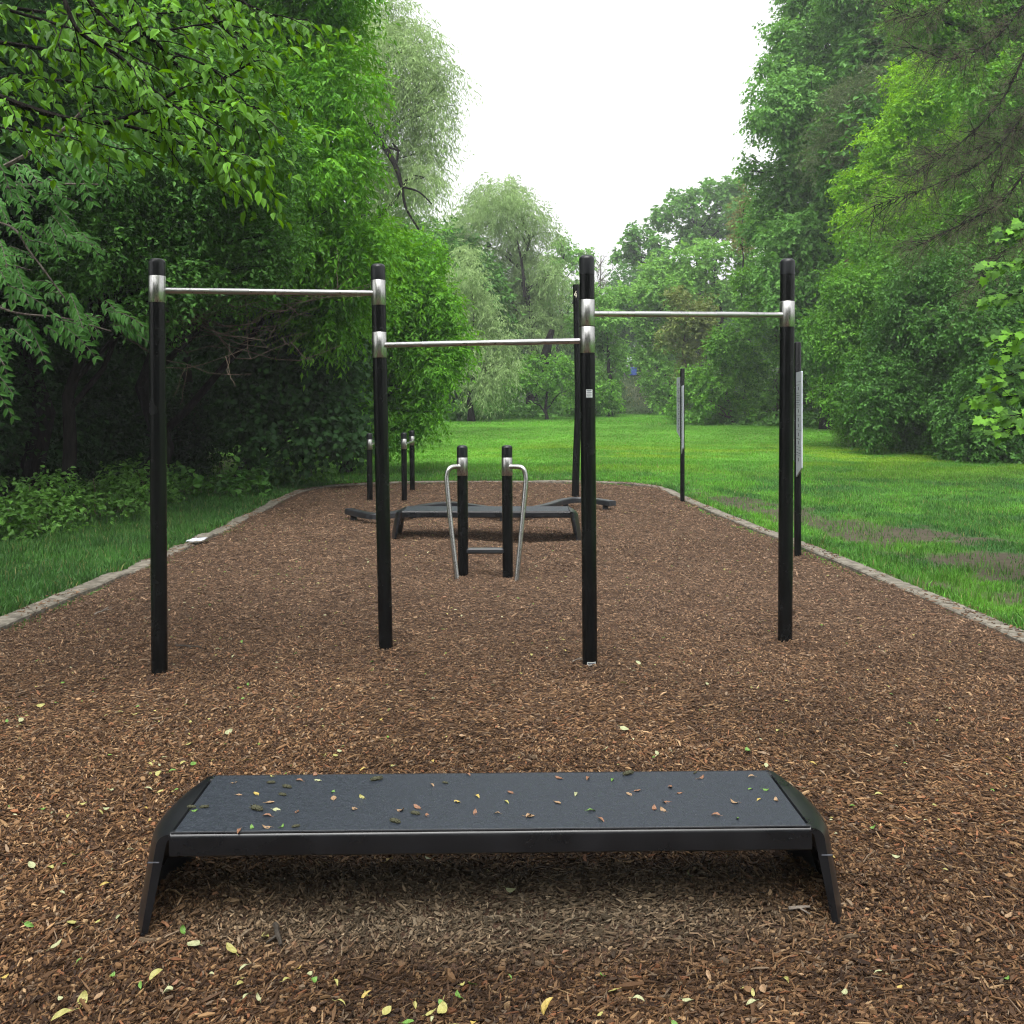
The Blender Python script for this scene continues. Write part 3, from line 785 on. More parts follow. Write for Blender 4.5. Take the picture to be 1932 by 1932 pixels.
# ---- bench (built once, copied)
def bench():
    root = empty('exercise_bench', (0, 0, 0), 'wide low black bench in front with textured grey-blue top scattered with fallen leaves', 'bench', 'low black exercise benches')
    Lh, Wh, zt = .982, .222, .293     # half length at top, half depth
    # textured deck
    mb = MB(); mb.box((0, 0, zt - .006), (2 * Lh - .02, 2 * Wh - .018, .016), .003); deck = mb.build('deck', M['deck'], root)
    # frame tray with rounded long edges: section in (y,z)
    sec = []
    for (yy, sg) in ((-Wh, 1), (Wh, -1)):
        pass
    r = .016
    arc = [(-Wh + r - r * math.sin(a), zt - r + r * math.cos(a)) for a in np.linspace(0, math.pi / 2, 6)]
    arc2 = [(-p[0], p[1]) for p in arc[::-1]]
    outer = [(Wh - .009, zt - .004)] if False else []
    ring = arc2 + [(0, zt - .0165)] if False else None
    prof = [(-Wh + .030, zt - .0005)] + arc + [(-Wh, zt - .066), (-Wh + .006, zt - .072), (-Wh + .034, zt - .072), (-Wh + .04, zt - .066), (-Wh + .04, zt - .018)]
    for sg in (1, -1):
        P = np.array([[-Lh + .0, sg * p[0], p[1]] for p in prof])
        mb = MB(); mb.prism(P, (2 * Lh, 0, 0)); mb.build('side_rail', M['bench'], root, smooth=True)
    mb = MB(); mb.box((0, 0, zt - .04), (2 * Lh - .01, 2 * Wh - .084, .045)); mb.build('tray', M['bench'], root)
    # bright worn lip along the long edges
    for sg in (-1, 1):
        mb = MB(); mb.tube([(-Lh + .004, sg * (Wh - .0075), zt - .0005), (Lh - .004, sg * (Wh - .0075), zt - .0005)], .0035, 8); mb.build('edge_lip', M['bench'], root)
    # curved end legs: full-depth bent plates that bow outwards
    for sg in (-1, 1):
        nu, nv = 15, 22; out = np.zeros((nu, nv, 3)); inn = np.zeros((nu, nv, 3))
        for i, u in enumerate(np.linspace(-1, 1, nu)):
            bow = .066 * (1 - abs(u) ** 2.2)
            for k_, v in enumerate(np.linspace(0, 1, nv)):
                if v < .42:      # shoulder: quarter curve from the deck edge down
                    a = v / .42 * math.pi / 2 * .93
                    ox = .012 + (.040 + bow) * math.sin(a); oz = zt - .075 * (1 - math.cos(a)) * (.55 + .45 * (1 - u * u)) - .002
                else:
                    q = (v - .42) / .58; a = math.pi / 2 * .93
                    ox = .012 + (.040 + bow) * math.sin(a) + .052 * q; oz0 = zt - .075 * (1 - math.cos(a)) * (.55 + .45 * (1 - u * u)) - .002
                    oz = oz0 + (-.06 - oz0) * q
                th = (.030 * (1 - .42 * max(0, (v - .42) / .58))) if v > .3 else .012 + .018 * v / .3
                out[i, k_] = (sg * (Lh - .012 + ox), u * (Wh + .001), oz)
                inn[i, k_] = (sg * (Lh - .012 + ox - th), u * (Wh + .001), oz - (.0 if v > .3 else .020 * (1 - v / .3)))
        V = np.concatenate([out.reshape(-1, 3), inn.reshape(-1, 3)]); m = nu * nv
        ii = (np.arange(nu - 1)[:, None] * nv + np.arange(nv - 1)[None]).ravel()
        f = [np.stack([ii, ii + 1, ii + nv + 1, ii + nv], 1), np.stack([m + ii, m + ii + nv, m + ii + nv + 1, m + ii + 1], 1)]
        for row in (np.arange(nv), (nu - 1) * nv + np.arange(nv)):
            f.append(np.stack([row[:-1], row[1:], m + row[1:], m + row[:-1]], 1))
        for colm in (np.arange(nu) * nv, np.arange(nu) * nv + nv - 1):
            f.append(np.stack([colm[:-1], colm[1:], m + colm[1:], m + colm[:-1]], 1))
        mb = MB(); mb.add(V, f); leg = mb.build('leg', M['bench'], root, smooth=True)
        mb = MB(); mb.box((sg * (Lh + .046), -Wh - .0015, zt - .085), (.034, .003, .003)); mb.build('seam', M['edge'], leg)
    return root
b1 = bench(); b1.location = (-.063, 3.055, .0); b1.rotation_euler = (0, 0, R(1.3))
b2 = copy_tree(b1); b2.location = (-.30, 11.05, .03); b2.rotation_euler = (0, 0, R(-.5)); b2.scale = (1.0, 1.15, 1.05)
b2['label'] = 'low black bench standing behind the two-post dip station'

# ---- signs with two wings
def sign(name, label, bpx, bpy_, tpy, r, panels):
    d = CAM_H * F_PX / (bpy_ - HY); base = at(bpx, bpy_, d); top = at(bpx, tpy, d)
    root = empty(name, base, label, 'sign', 'instruction signs beside the kerb')
    mb = MB(); ln = top[2] - base[2]
    mb.lathe(base, (0, 0, 1), [(-.1, r), (ln - .02, r), (ln - .008, r * .9), (ln, r * .6)], 18); mb.build('post', M['black'], root, smooth=True)
    for (z0, z1, zt_, dirv, wd, start) in panels:
        u = unit(np.array([dirv[0], dirv[1], 0.])); nn = np.array([u[1], -u[0], 0])
        if nn[0] > 0: nn = -nn            # printed face looks at the bed
        o = base + u * start + nn * (r * .55); c = .03
        poly = [(0, zt_), (0, z1 - c), (c, z1), (wd - .01, z1), (wd, z1 - .01), (wd, z0 + .0)]
        P = [o + u * a + np.array([0, 0, h]) for a, h in poly]
        mb = MB(); mb.prism(P, -nn * .012); pn = mb.build('panel', M['panel'], root)
        # printed lines and small pictograms
        mi = MB(); rng = rs(int(bpx))
        def quad(a0, a1, h0, h1):
            mi.prism([o + nn * .0006 + u * a + np.array([0, 0, h]) for a, h in ((a0, h0), (a1, h0), (a1, h1), (a0, h1))], nn * .0008)
        h = z1 - .10
        while h > z0 + .05:
            if rng.rand() < .28: quad(wd * .42, wd * .55, h - .035, h); h -= .06
            elif rng.rand() < .3: quad(wd * .15, wd * .9, h - .004, h); h -= .03
            else: quad(wd * .15, wd * rng.uniform(.5, .88), h - .007, h); h -= .024
        mi.build('printed_text', M['ink'], pn)
        for f in (.14, .5, .86):
            mbk = MB(); q = o + u * .012 + nn * .004 + np.array([0, 0, z0 + (z1 - z0) * (f - .02)]); mbk.lathe(q, nn, [(0, .009), (.006, .009), (.008, .005)], 8)
            mbk.build('bolt', M['bolt'], pn)
k1 = 9.72 / F_PX; k2 = 14.97 / F_PX
Z1 = lambda py: CAM_H - (py - HY) * k1
Z2 = lambda py: CAM_H - (py - HY) * k2
sign('sign_post', 'black signpost with grey panel standing right behind the rightmost pull-up post', 1505, 1048, 645, .036,
     [(Z1(877), Z1(703), Z1(901), (-.085, -.45), .50, .0), (Z1(850), Z1(690), Z1(872), (.03, .47), .46, .03)])
sign('sign_post', 'black signpost with two grey panels standing by itself beside the kerb and lawn', 1287.5, 947, 695, .036,
     [(Z2(843), Z2(728.5), Z2(857), (-.060, -.45), .50, .0), (Z2(816), Z2(711), Z2(829), (.018, .47), .50, .03)])

# ------------------------------------------------------------------ loose things on the ground
def leaf_protos():
    """curled leaf meshes at origin: 5 shapes"""
    out = []; rng = rs(12)
    for i in range(6):
        nu, nv = 9, 5; V = []; curl = [.5, -.6, 1.1, .25, -.3, .8][i]; wid = [.5, .42, .55, .62, .36, .48][i]; fold = [.5, .9, .3, .6, 1.2, .2][i]; tw = rng.uniform(-.6, .6)
        for a in np.linspace(0, 1, nu):
            wv = wid * math.sin(math.pi * min(1, a ** .8)) ** .8 * .5 + .004
            ang = curl * (a - .4) * 2; xx = a - .5 if abs(curl) < .05 else math.sin(ang) / (2 * curl); zz = (1 - math.cos(ang)) / (2 * curl) * 1.0
            for b_ in np.linspace(-1, 1, nv):
                yy = b_ * wv; hz = zz + fold * abs(b_) * wv * .5 + tw * xx * yy + .015 * math.sin(b_ * 9 + a * 14)
                V.append((xx, yy, hz))
        V = np.array(V); V[:, 2] -= V[:, 2].min()
        ii = (np.arange(nu - 1)[:, None] * nv + np.arange(nv - 1)[None]).ravel()
        F = [np.stack([ii, ii + nv, ii + nv + 1, ii + 1], 1)]
        # stalk
        mb = MB(); mb.add(V, F); mb.tube([V[nv // 2], V[nv // 2] + np.array([-.15, .03, .02]), V[nv // 2] + np.array([-.3, .05, .0])], .012, 5)
        out.append(mb)
    return out
FL = {'yellow': ((.20, .19, .055), (.28, .26, .09)), 'gold': ((.25, .18, .04), (.33, .25, .07)), 'tan': ((.17, .11, .06), (.25, .16, .09)), 'rust': ((.12, .058, .032), (.19, .095, .052)),
      'green': ((.065, .14, .022), (.11, .21, .042)), 'pale': ((.20, .21, .105), (.28, .29, .165))}
FM = {k: surf_mat('fallen_' + k, a, b, 25, .55, .3) for k, (a, b) in FL.items()}
protos = {}
pl = leaf_protos()
for k in FL:
    for i in range(6):
        o = pl[i].build('fallen_leaf', FM[k]); COL.objects.unlink(o); protos[k, i] = o.data; bpy.data.objects.remove(o)
rl = rs(44)
def drop(px, py, kind, size, z=None, where='mulch', i=None):
    i = rl.randint(6) if i is None else i
    o = bpy.data.objects.new('fallen_leaf', protos[kind, i]); COL.objects.link(o)
    if where == 'mulch':
        p = on_plane(px, py); zz = float(mulch_z(p[0], p[1])) + .024
        g = 'fallen leaves lying on the wood chips'; word = {'yellow': 'yellow-green', 'gold': 'golden yellow', 'tan': 'tan', 'rust': 'rust-brown', 'green': 'fresh green', 'pale': 'pale greenish white'}[kind]
        lab = 'small %s fallen leaf lying on the brown wood chips' % word
    else:
        p = on_plane(px, py, .2945); zz = .2945
        g = 'fallen leaves lying on the front bench'; word = {'yellow': 'yellow-green', 'gold': 'golden yellow', 'tan': 'tan', 'rust': 'rust-brown', 'green': 'fresh green', 'pale': 'pale greenish white'}[kind]
        lab = 'small %s fallen leaf lying on the front bench top' % word
    o.location = (float(p[0]), float(p[1]), zz); tl = .32 if where == 'mulch' else .12
    o.rotation_euler = (rl.normal(0, tl), rl.normal(0, tl), rl.uniform(0, 6.28))
    if where == 'mulch': o.location.z -= rl.uniform(0, .004)
    o.scale = (size,) * 3
    tag(o, lab, 'leaf', g + ', ' + word)
big = [(120, 1915, 'yellow', .06), (155, 1882, 'yellow', .05), (367, 1776, 'pale', .055), (437, 1781, 'yellow', .055), (293, 1838, 'yellow', .05), (318, 1863, 'pale', .05), (466, 1870, 'pale', .04),
       (640, 1877, 'yellow', .035), (690, 1856, 'gold', .04), (835, 1882, 'yellow', .055), (1035, 1886, 'gold', .06), (1177, 1379, 'pale', .06), (1470, 1386, 'yellow', .055), (963, 1686, 'pale', .05),
       (735, 1633, 'gold', .05), (812, 1632, 'pale', .05), (1297, 1880, 'pale', .045), (540, 1823, 'yellow', .035), (865, 1850, 'green', .04), (105, 1786, 'pale', .045), (135, 1750, 'yellow', .045),
       (147, 1757, 'pale', .05), (584, 1808, 'pale', .03), (1440, 1865, 'tan', .035), (1482, 1853, 'yellow', .045), (345, 1752, 'green', .035), (500, 1757, 'yellow', .05), (60, 1640, 'pale', .04), (95, 1645, 'yellow', .045),
       (75, 1335, 'yellow', .05), (40, 1364, 'pale', .05), (15, 1345, 'yellow', .05), (430, 1388, 'pale', .05), (358, 1410, 'yellow', .05), (465, 1437, 'yellow', .045), (560, 1317, 'pale', .05), (1410, 1422, 'green', .05),
       (520, 1190, 'pale', .06), (300, 1470, 'yellow', .05), (208, 1500, 'pale', .045), (345, 1448, 'yellow', .04), (365, 1447, 'green', .04), (100, 1537, 'pale', .035), (190, 1545, 'yellow', .03), (1650, 1572, 'green', .035),
       (1365, 1500, 'pale', .04), (255, 1100 + 250, 'yellow', .04), (890, 1560 + 260, 'green', .03), (1175, 1297, 'yellow', .05), (1300, 1660, 'green', .03), (640, 1420, 'pale', .04)]
for q in big: drop(q[0], q[1], q[2], q[3] * .92)
kinds = ['yellow', 'pale', 'tan', 'rust', 'green', 'gold']
n_ = 0
while n_ < 175:
    py = 960 + (1932 - 960) * rl.rand() ** 1.15; px = rl.uniform(0, 1932)
    if rl.rand() < .4: q = big[rl.randint(len(big))]; px, py = q[0] + rl.normal(0, 60), max(965, q[1] + rl.normal(0, 22))
    p = on_plane(px, py)
    if abs(p[0] + .1) > 3.2 or p[1] > 17.5 or (abs(p[0] + .06) < 1.1 and 2.78 < p[1] < 3.75) or rl.rand() > (1.15 - .55 * px / 1932): continue
    if inside(np.array([p[0]]), np.array([p[1]]))[0]:
        drop(px, py, rl.choice(kinds, p=[.33, .24, .15, .10, .12, .06]), rl.uniform(.018, .036) * (1 + .06 * max(0, p[1] - 4))); n_ += 1
# leaves on the bench, placed as in the photo: (crop x, crop y, kind) of two enlarged views
cs = 1.2075
bl = [(575, 226, 'tan'), (752, 196, 'yellow'), (875, 216, 'rust'), (958, 216, 'pale'), (945, 190, 'rust'), (597, 280, 'tan'), (678, 276, 'gold'), (735, 315, 'tan'), (766, 348, 'pale'), (862, 356, 'rust'),
      (1025, 266, 'green'), (1028, 297, 'tan'), (1157, 292, 'yellow'), (1122, 342, 'tan'), (725, 427, 'tan'), (658, 428, 'green'), (792, 425, 'green'), (600, 443, 'rust'), (730, 377, 'rust'), (1330, 352, 'tan'),
      (1472, 237, 'tan'), (1636, 190, 'rust'), (1408, 338, 'rust'), (1450, 372, 'rust'), (1678, 288, 'gold'), (1810, 312, 'yellow'), (1830, 270, 'rust'), (1770, 366, 'tan'), (1668, 362, 'rust'), (397, 352, 'green'), (1588, 312, 'gold'), (1912, 377, 'tan')]
br = [(238, 205, 'rust'), (368, 207, 'rust'), (480, 212, 'green'), (228, 314, 'tan'), (312, 277, 'pale'), (588, 262, 'rust'), (556, 278, 'tan'), (878, 205, 'rust'), (1110, 199, 'tan'), (740, 243, 'rust'), (722, 313, 'rust'),
      (668, 343, 'rust'), (380, 353, 'green'), (425, 393, 'rust'), (950, 375, 'rust'), (1033, 316, 'tan'), (1142, 302, 'gold'), (1220, 304, 'tan'), (1105, 255, 'green'), (1172, 258, 'green'), (1044, 386, 'green'), (710, 351, 'tan'), (100, 377, 'tan'), (785, 272, 'rust')]
for lst, ox in ((bl, 400), (br, 1900)):
    for (cx_, cy_, k_) in lst:
        drop((ox + cx_ / cs) / 1.98757, (2750 + cy_ / cs) / 1.98757, k_, rl.uniform(.020, .034), where='bench')
# dark mossy catkins on the bench
mk = surf_mat('catkin', (.03, .032, .02), (.07, .068, .04), 60, .9, .15)
rng = rs(9); mb = MB(); pts_ = np.linspace(-.5, .5, 7)
mb.tube([(t, .06 * math.sin(t * 5), .14) for t in pts_], [.04, .13, .17, .15, .17, .12, .05], 7)
for _ in range(60):
    t = rng.uniform(-.45, .45); a = rng.uniform(0, 6.28); u = np.array([rng.normal(0, .3), math.cos(a), math.sin(a)]); c = np.array([t, .06 * math.sin(t * 5), .14])
    mb.tube([c + u * .1, c + unit(u) * rng.uniform(.17, .24)], [.03, .012], 4)
o = mb.build('catkin', mk); cme = o.data; COL.objects.unlink(o); bpy.data.objects.remove(o)
for (cx_, cy_, ox, s) in ((745, 226, 400, .03), (817, 246, 400, .036), (797, 281, 400, .03), (680, 347, 400, .05), (442, 337, 400, .03), (385, 337, 400, .03), (1222, 212, 400, .045), (1533, 226, 400, .022), (1398, 366, 400, .034), (857, 424, 400, .026), (1307, 403, 400, .04), (550, 186, 1900, .045), (853, 180, 1900, .02)):
    o = bpy.data.objects.new('catkin', cme); COL.objects.link(o); p = on_plane((ox + cx_ / cs) / 1.98757, (2750 + cy_ / cs) / 1.98757, .295)
    o.location = (float(p[0]), float(p[1]), .2945); o.scale = (s,) * 3; o.rotation_euler = (0, 0, rl.uniform(-.7, .7))
    tag(o, 'small dark mossy catkin lying on the front bench top', 'catkin', 'dark catkins on the front bench')
# twigs on the chips
def twig(label, a, b, r, mat):
    p = on_plane(*a); q = on_plane(*b); p[2] = mulch_z(p[0], p[1]) + .022; q[2] = mulch_z(q[0], q[1]) + .022
    mb = MB(); c = (p + q) / 2; rr = rs(int(a[0])); mb.tube(limb_path(p, q, rr, 6, .02, .03), np.linspace(r, r * .6, 6), 6)
    e = c + (q - p) * .25 + np.cross(unit(q - p), [0, 0, 1.]) * .04; mb.tube([c, e], [r * .6, r * .3], 5)
    tag(mb.build('twig', mat, smooth=True), label, 'twig', 'twigs on the wood chips')
twig('pale grey straight twig on the wood chips near the left kerb', (179, 1162), (210, 1148), .006, M['twig'])
twig('thin dark twig on the wood chips right of the leftmost pull-up post', (333, 1222), (380, 1226), .006, M['twig_dark'])
twig('pale straw-like twig at the foot of the post with a silver label', (1081, 1255), (1098, 1246), .004, M['twig'])
twig('short thick dark stick on the chips in front of the bench', (519, 1738), (530, 1768), .009, M['twig_dark'])
twig('short pale stick lying by the right leg of the front bench', (1488, 1721), (1528, 1718), .006, M['twig'])
# crumpled white paper on the kerb
rng = rs(15); nu, nv = 9, 5; c = on_plane(372, 1019.5, .04); V = []
for i in range(nu):
    for j_ in range(nv):
        a = (i / (nu - 1) - .5) * .16; b_ = (j_ / (nv - 1) - .5) * .24
        V.append(c + np.array([a + rng.normal(0, .006), b_ + .25 * a + rng.normal(0, .008), .008 + abs(rng.normal(0, .005))]))
ii = (np.arange(nu - 1)[:, None] * nv + np.arange(nv - 1)[None]).ravel()
o = mesh_obj('paper_scrap', V, [np.stack([ii, ii + nv, ii + nv + 1, ii + 1], 1)], M['paper']); tag(o, 'crumpled scrap of white paper lying on the left kerb', 'litter')
sm = o.modifiers.new('thickness', 'SOLIDIFY'); sm.thickness = .002
# tiny leaf fragments further back
rng = rs(17); n = 2600; yy = 3.2 + 15 * rng.rand(n) ** 1.1; xx = rng.uniform(-3.4, 3.2, n); k = inside(xx, yy) & (np.abs(xx) < .56 * yy + .5) & (rng.rand(n) < (1.1 - .2 * (xx + 3.4) / 2)); xx, yy = xx[k], yy[k]; n = len(xx)
k = ~((np.abs(xx + .06) < 1.05) & (yy < 3.4)); xx, yy = xx[k], yy[k]; n = len(xx)
a = rng.uniform(0, 6.28, n); A = np.stack([np.cos(a), np.sin(a), rng.normal(0, .25, n)], 1); Nn = np.array([0, 0, 1.]) + rng.normal(0, .3, (n, 3))
sz = rng.uniform(.010, .022, n) * (1 + .07 * (yy - 3))
V, F, r_ = leaves_mesh(np.stack([xx, yy, mulch_z(xx, yy) + .016], 1), A, Nn, sz, sz * .55, rng.rand(n), 'ovate')
cc = np.array([[.30, .28, .09], [.34, .34, .20], [.10, .20, .03], [.22, .13, .07]])[rng.choice(4, n, p=[.4, .25, .2, .15])] * rng.uniform(.6, 1.1, (n, 1))
o = mesh_obj('leaf_litter', V, [F], tint_mat('leaf_litter', .6, .3), col=np.repeat(cc, 6, 0)); tag(o, 'tiny yellow and green leaf fragments strewn over the wood chips', 'leaf litter', kind='stuff')

# far bins and notice at the top of the bank path
d = 92.; gz = float(terrain((1192 - CX) / F_PX * d, d))
def bx(px): return (px - CX) / F_PX * d
root = empty('waste_bin', (bx(1183), d, gz), 'small dark grey waste bin at the top of the far path', 'bin')
mb = MB(); mb.lathe((bx(1183), d, gz), (0, 0, 1), [(0, .26), (.05, .28), (.85, .32), (.88, .30)], 14); mb.build('body', M['bin_grey'], root, smooth=True)
mb = MB(); mb.lathe((bx(1183), d, gz + .885), (0, 0, 1), [(0, .33), (.06, .32), (.16, .2), (.2, .05)], 14); mb.build('lid', M['bin_grey'], root, smooth=True)
root = empty('recycling_bin', (bx(1194), d - .3, gz), 'small blue recycling bin at the top of the far path', 'bin')
mb = MB(); mb.box((bx(1194), d - .3, gz + .38), (.62, .55, .72), .05); mb.build('body', M['bin_blue'], root)
mb = MB(); mb.box((bx(1194), d - .3, gz + .78), (.68, .62, .08), .03); mb.build('lid', M['bin_blue'], root)
root = empty('notice', (bx(1189.5), d + .8, gz), 'tiny white notice with blue symbol on a pole above the far bins', 'sign')
mb = MB(); mb.tube([(bx(1189.5), d + .8, gz - .2), (bx(1189.5), d + .8, gz + 1.9)], .03, 8); mb.build('pole', M['bin_grey'], root)
mb = MB(); mb.box((bx(1189.5), d + .75, gz + 1.65), (.42, .03, .5), .01); pn = mb.build('panel', M['sign_white'], root)
mb = MB(); mb.box((bx(1189.5), d + .73, gz + 1.74), (.14, .006, .14), 0); mb.box((bx(1189.5), d + .73, gz + 1.56), (.1, .006, .1), 0); mb.build('symbol', M['sign_blue'], pn)

# ------------------------------------------------------------------ woodland masses far behind the individual trees
def mass(name, label, blobs, leaf, L, W, lai, seed, stems=()):
    rng = rs(seed); a = blob_crown(np.asarray(blobs, float), L, W, lai, rng, 5, L * 2.2, .2, .25, .9, .3, .55)
    V, F, r = leaves_mesh(*a, 'kite'); o = mesh_obj(name, V, [F], LM[leaf], rnd=r); tag(o, label, 'woodland', kind='stuff'); return o
rng = rs(200)
bl = []
for i in range(150):   # left wood behind the front row
    y = rng.uniform(7, 44); x = -rng.uniform(10.5, 20) - max(0, 16 - y) * .12; z = rng.uniform(.6, 15) ; bl.append((x, y, z, rng.uniform(1.3, 2.3)))
for i in range(40):    # low wall of shade-side leaves
    y = rng.uniform(6, 40); bl.append((-rng.uniform(10, 13), y, rng.uniform(.3, 4), rng.uniform(1.2, 1.9)))
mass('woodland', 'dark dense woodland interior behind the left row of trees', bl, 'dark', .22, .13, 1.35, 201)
bl = []
for i in range(70):
    px = rng.uniform(420, 900); d = rng.uniform(62, 74); py = rng.uniform(430 + abs(px - 600) * .2, 770); bl.append(np.r_[at(px, py, d), rng.uniform(2, 3.2)])
for i in range(80):
    px = rng.uniform(900, 1480); d = rng.uniform(98, 116); top = 560 if px < 1190 else 520; py = rng.uniform(top, 740); bl.append(np.r_[at(px, py, d), rng.uniform(2.2, 3.4)])
mass('woodland', 'distant green woodland closing the far end of the lawn', bl, 'green', .42, .25, 1.2, 202)
bl = []
for i in range(190):
    d = rng.uniform(30, 62); px = rng.uniform(1640, 2500); lim = -60 + max(0, 1720 - px) * 1.5; py = rng.uniform(min(lim, 600), 800); bl.append(np.r_[at(px, py, d + 8), rng.uniform(1.6, 2.8)])
mass('woodland', 'dark dense woodland interior behind the trees on the right', bl, 'green', .30, .17, 1.3, 203)

bl = []
for i in range(80): bl.append((rng.uniform(-16, 16), rng.uniform(-17, -9.5), rng.uniform(.8, 9.5), rng.uniform(1.5, 2.4)))  # unseen leaf mass added behind the camera, dims post reflections and foreground light
mass('woodland', 'unseen woodland added behind the camera to darken reflections and foreground', bl, 'dark', .30, .18, 1.2, 204)

# ------------------------------------------------------------------ left row
G_L = 'trees along the left edge of the exercise area'
tree('box_elder_tree', 'tall bright green box elder with feathery leaves behind the left pull-up bar', (-6.6, 16.5),
     B([(560, 60, 1.35), (505, 250, 1.5), (575, 330, 1.15), (555, -110, 1.6), (430, 110, 1.6), (480, 420, 1.4), (595, 450, 1.15), (420, -110, 1.8), (620, 560, 1.05), (580, 190, 1.1), (360, 260, 1.4), (300, 60, 1.6), (250, -120, 1.7), (540, 540, 1.2)], 16.2, 1.2, 1),
     'bright', 'bark', .125, .048, 1.35, 11, trunk_r=.19, group=G_L, hang=.55, droop=.4, per=7, length=.45)
tree('box_elder_tree', 'lower bright box elder bush-tree whose leafy side overhangs the lawn behind the left bars', (-3.9, 21.5),
     B([(720, 470, 1.05), (775, 520, 1.0), (700, 590, 1.25), (800, 630, .95), (765, 720, 1.0), (660, 680, 1.2), (828, 700, .62), (690, 790, .9), (640, 560, 1.2), (800, 560, .8), (845, 655, .5), (740, 640, 1.0), (800, 780, .45), (750, 805, .5)], 21, .7, 2),
     'bright', 'bark', .125, .052, 1.5, 12, trunk_r=.13, group=G_L, hang=.55, droop=.4, per=7, length=.4)
tree('maple_tree', 'dark leaved young maple hanging low over the grass left of the second pull-up post', (-5.5, 18.2),
     B([(560, 730, .85), (610, 800, .6), (515, 800, .75), (600, 660, .95), (640, 740, .7), (560, 640, .9), (520, 700, .9), (470, 760, .8), (660, 820, .45), (600, 850, .4)], 17.4, .5, 3),
     'shade', 'bark', .095, .09, 1.0, 13, trunk_r=.08, group=G_L, shape='maple', per=5, hang=.6, length=.35)
def deadtwigs(mb, rng):
    for (px, py, d) in ((330, 640, 12.2), (420, 600, 12.4), (380, 560, 12.8), (480, 630, 12.6), (300, 600, 12), (520, 560, 13.0)):
        s = at(px - 130, py - 40 + rng.uniform(-20, 20), d + .3)
        for k in range(4):
            e = at(px + rng.uniform(60, 190), py + rng.uniform(-55, 75), d + rng.uniform(-.6, .5))
            p = limb_path(s, e, rng, 8, -.10 - rng.rand() * .1, .03); p[:, 2] += np.linspace(0, 1, 8) ** 3 * rng.uniform(0, .22)
            mb.tube(p, np.linspace(.008, .0025, 8), 5)
            for q in (4, 6):
                e2 = p[q] + unit(rng.normal(0, 1, 3) + np.array([.7, 0, .1])) * rng.uniform(.25, .6); mb.tube(limb_path(p[q], e2, rng, 5, -.12, .05), [.005, .004, .0035, .003, .002], 4)
tree('elm_tree', 'dark leaning tree with bare brownish twigs arching behind the leftmost pull-up post', (-6.5, 12.9),
     B([(230, 330, .85), (330, 290, .9), (420, 480, .75), (300, 520, .7), (190, 430, .85), (455, 370, .85), (370, 400, .75), (130, 280, .9), (500, 470, .6), (90, 480, .7), (300, 160, 1.0), (420, 230, .9)], 12.4, .9, 4),
     'green', 'bark', .075, .040, 1.25, 14, trunk_r=.11, group=G_L, per=6, length=.3, dead=deadtwigs, lean=(.4, 0), twigs=6)
# upper canopy that shades the wood floor
def canopy_tree(label, base, cz, rad, seed, leaf='green', n=13, L=.13, W=.075, trunk=.2, lai=1.25):
    rng = rs(seed); bl = []
    for i in range(n):
        u = unit(rng.normal(0, 1, 3)); bl.append((base[0] + u[0] * rad * .7, base[1] + u[1] * rad * .8, cz + u[2] * rad * .55, rng.uniform(.36, .5) * rad))
    return tree('woodland_tree', label, base, bl, leaf, 'bark', L, W, lai, seed, trunk_r=trunk, group=G_L)
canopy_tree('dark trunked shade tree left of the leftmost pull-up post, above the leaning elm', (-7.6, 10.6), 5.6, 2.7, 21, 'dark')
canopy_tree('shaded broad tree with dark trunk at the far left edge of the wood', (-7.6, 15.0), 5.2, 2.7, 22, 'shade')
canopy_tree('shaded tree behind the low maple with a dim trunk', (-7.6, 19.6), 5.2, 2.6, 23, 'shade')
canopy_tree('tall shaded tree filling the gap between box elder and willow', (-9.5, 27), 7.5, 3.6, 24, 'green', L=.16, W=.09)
def bush(name, label, base, blobs, leaf, L, W, lai, seed, shape='kite', group=None, **kw):
    a = dict(trunk_r=.035, limbs=True, twigs=1, cat='bush', stem='stems'); a.update(kw)
    return tree(name, label, base, blobs, leaf, 'bark_brown', L, W, lai, seed, shape=shape, group=group, **a)
# shaded understorey shrubs
G_U = 'shaded shrubs under the left trees'
for i, (x, y, h, lab) in enumerate(((-8.3, 11.6, 1.5, 'dim dark shrub under the trees at the far left edge'), (-8.5, 14.6, 1.7, 'dim dark shrub behind the leftmost pull-up post'),
                                    (-8.2, 17.6, 1.7, 'dim dark shrub in the hollow between the left pull-up posts'), (-7.2, 20.4, 1.8, 'dim dark shrub just left of the low maple leaves'))):
    rng = rs(300 + i); bl = [(x + rng.uniform(-.9, .9), y + rng.uniform(-1, 1), rng.uniform(.3, h), rng.uniform(.5, .85)) for _ in range(9)]
    bush('shrub', lab, (x, y), bl, 'dark', .11, .075, 1.0, 310 + i, group=G_U)
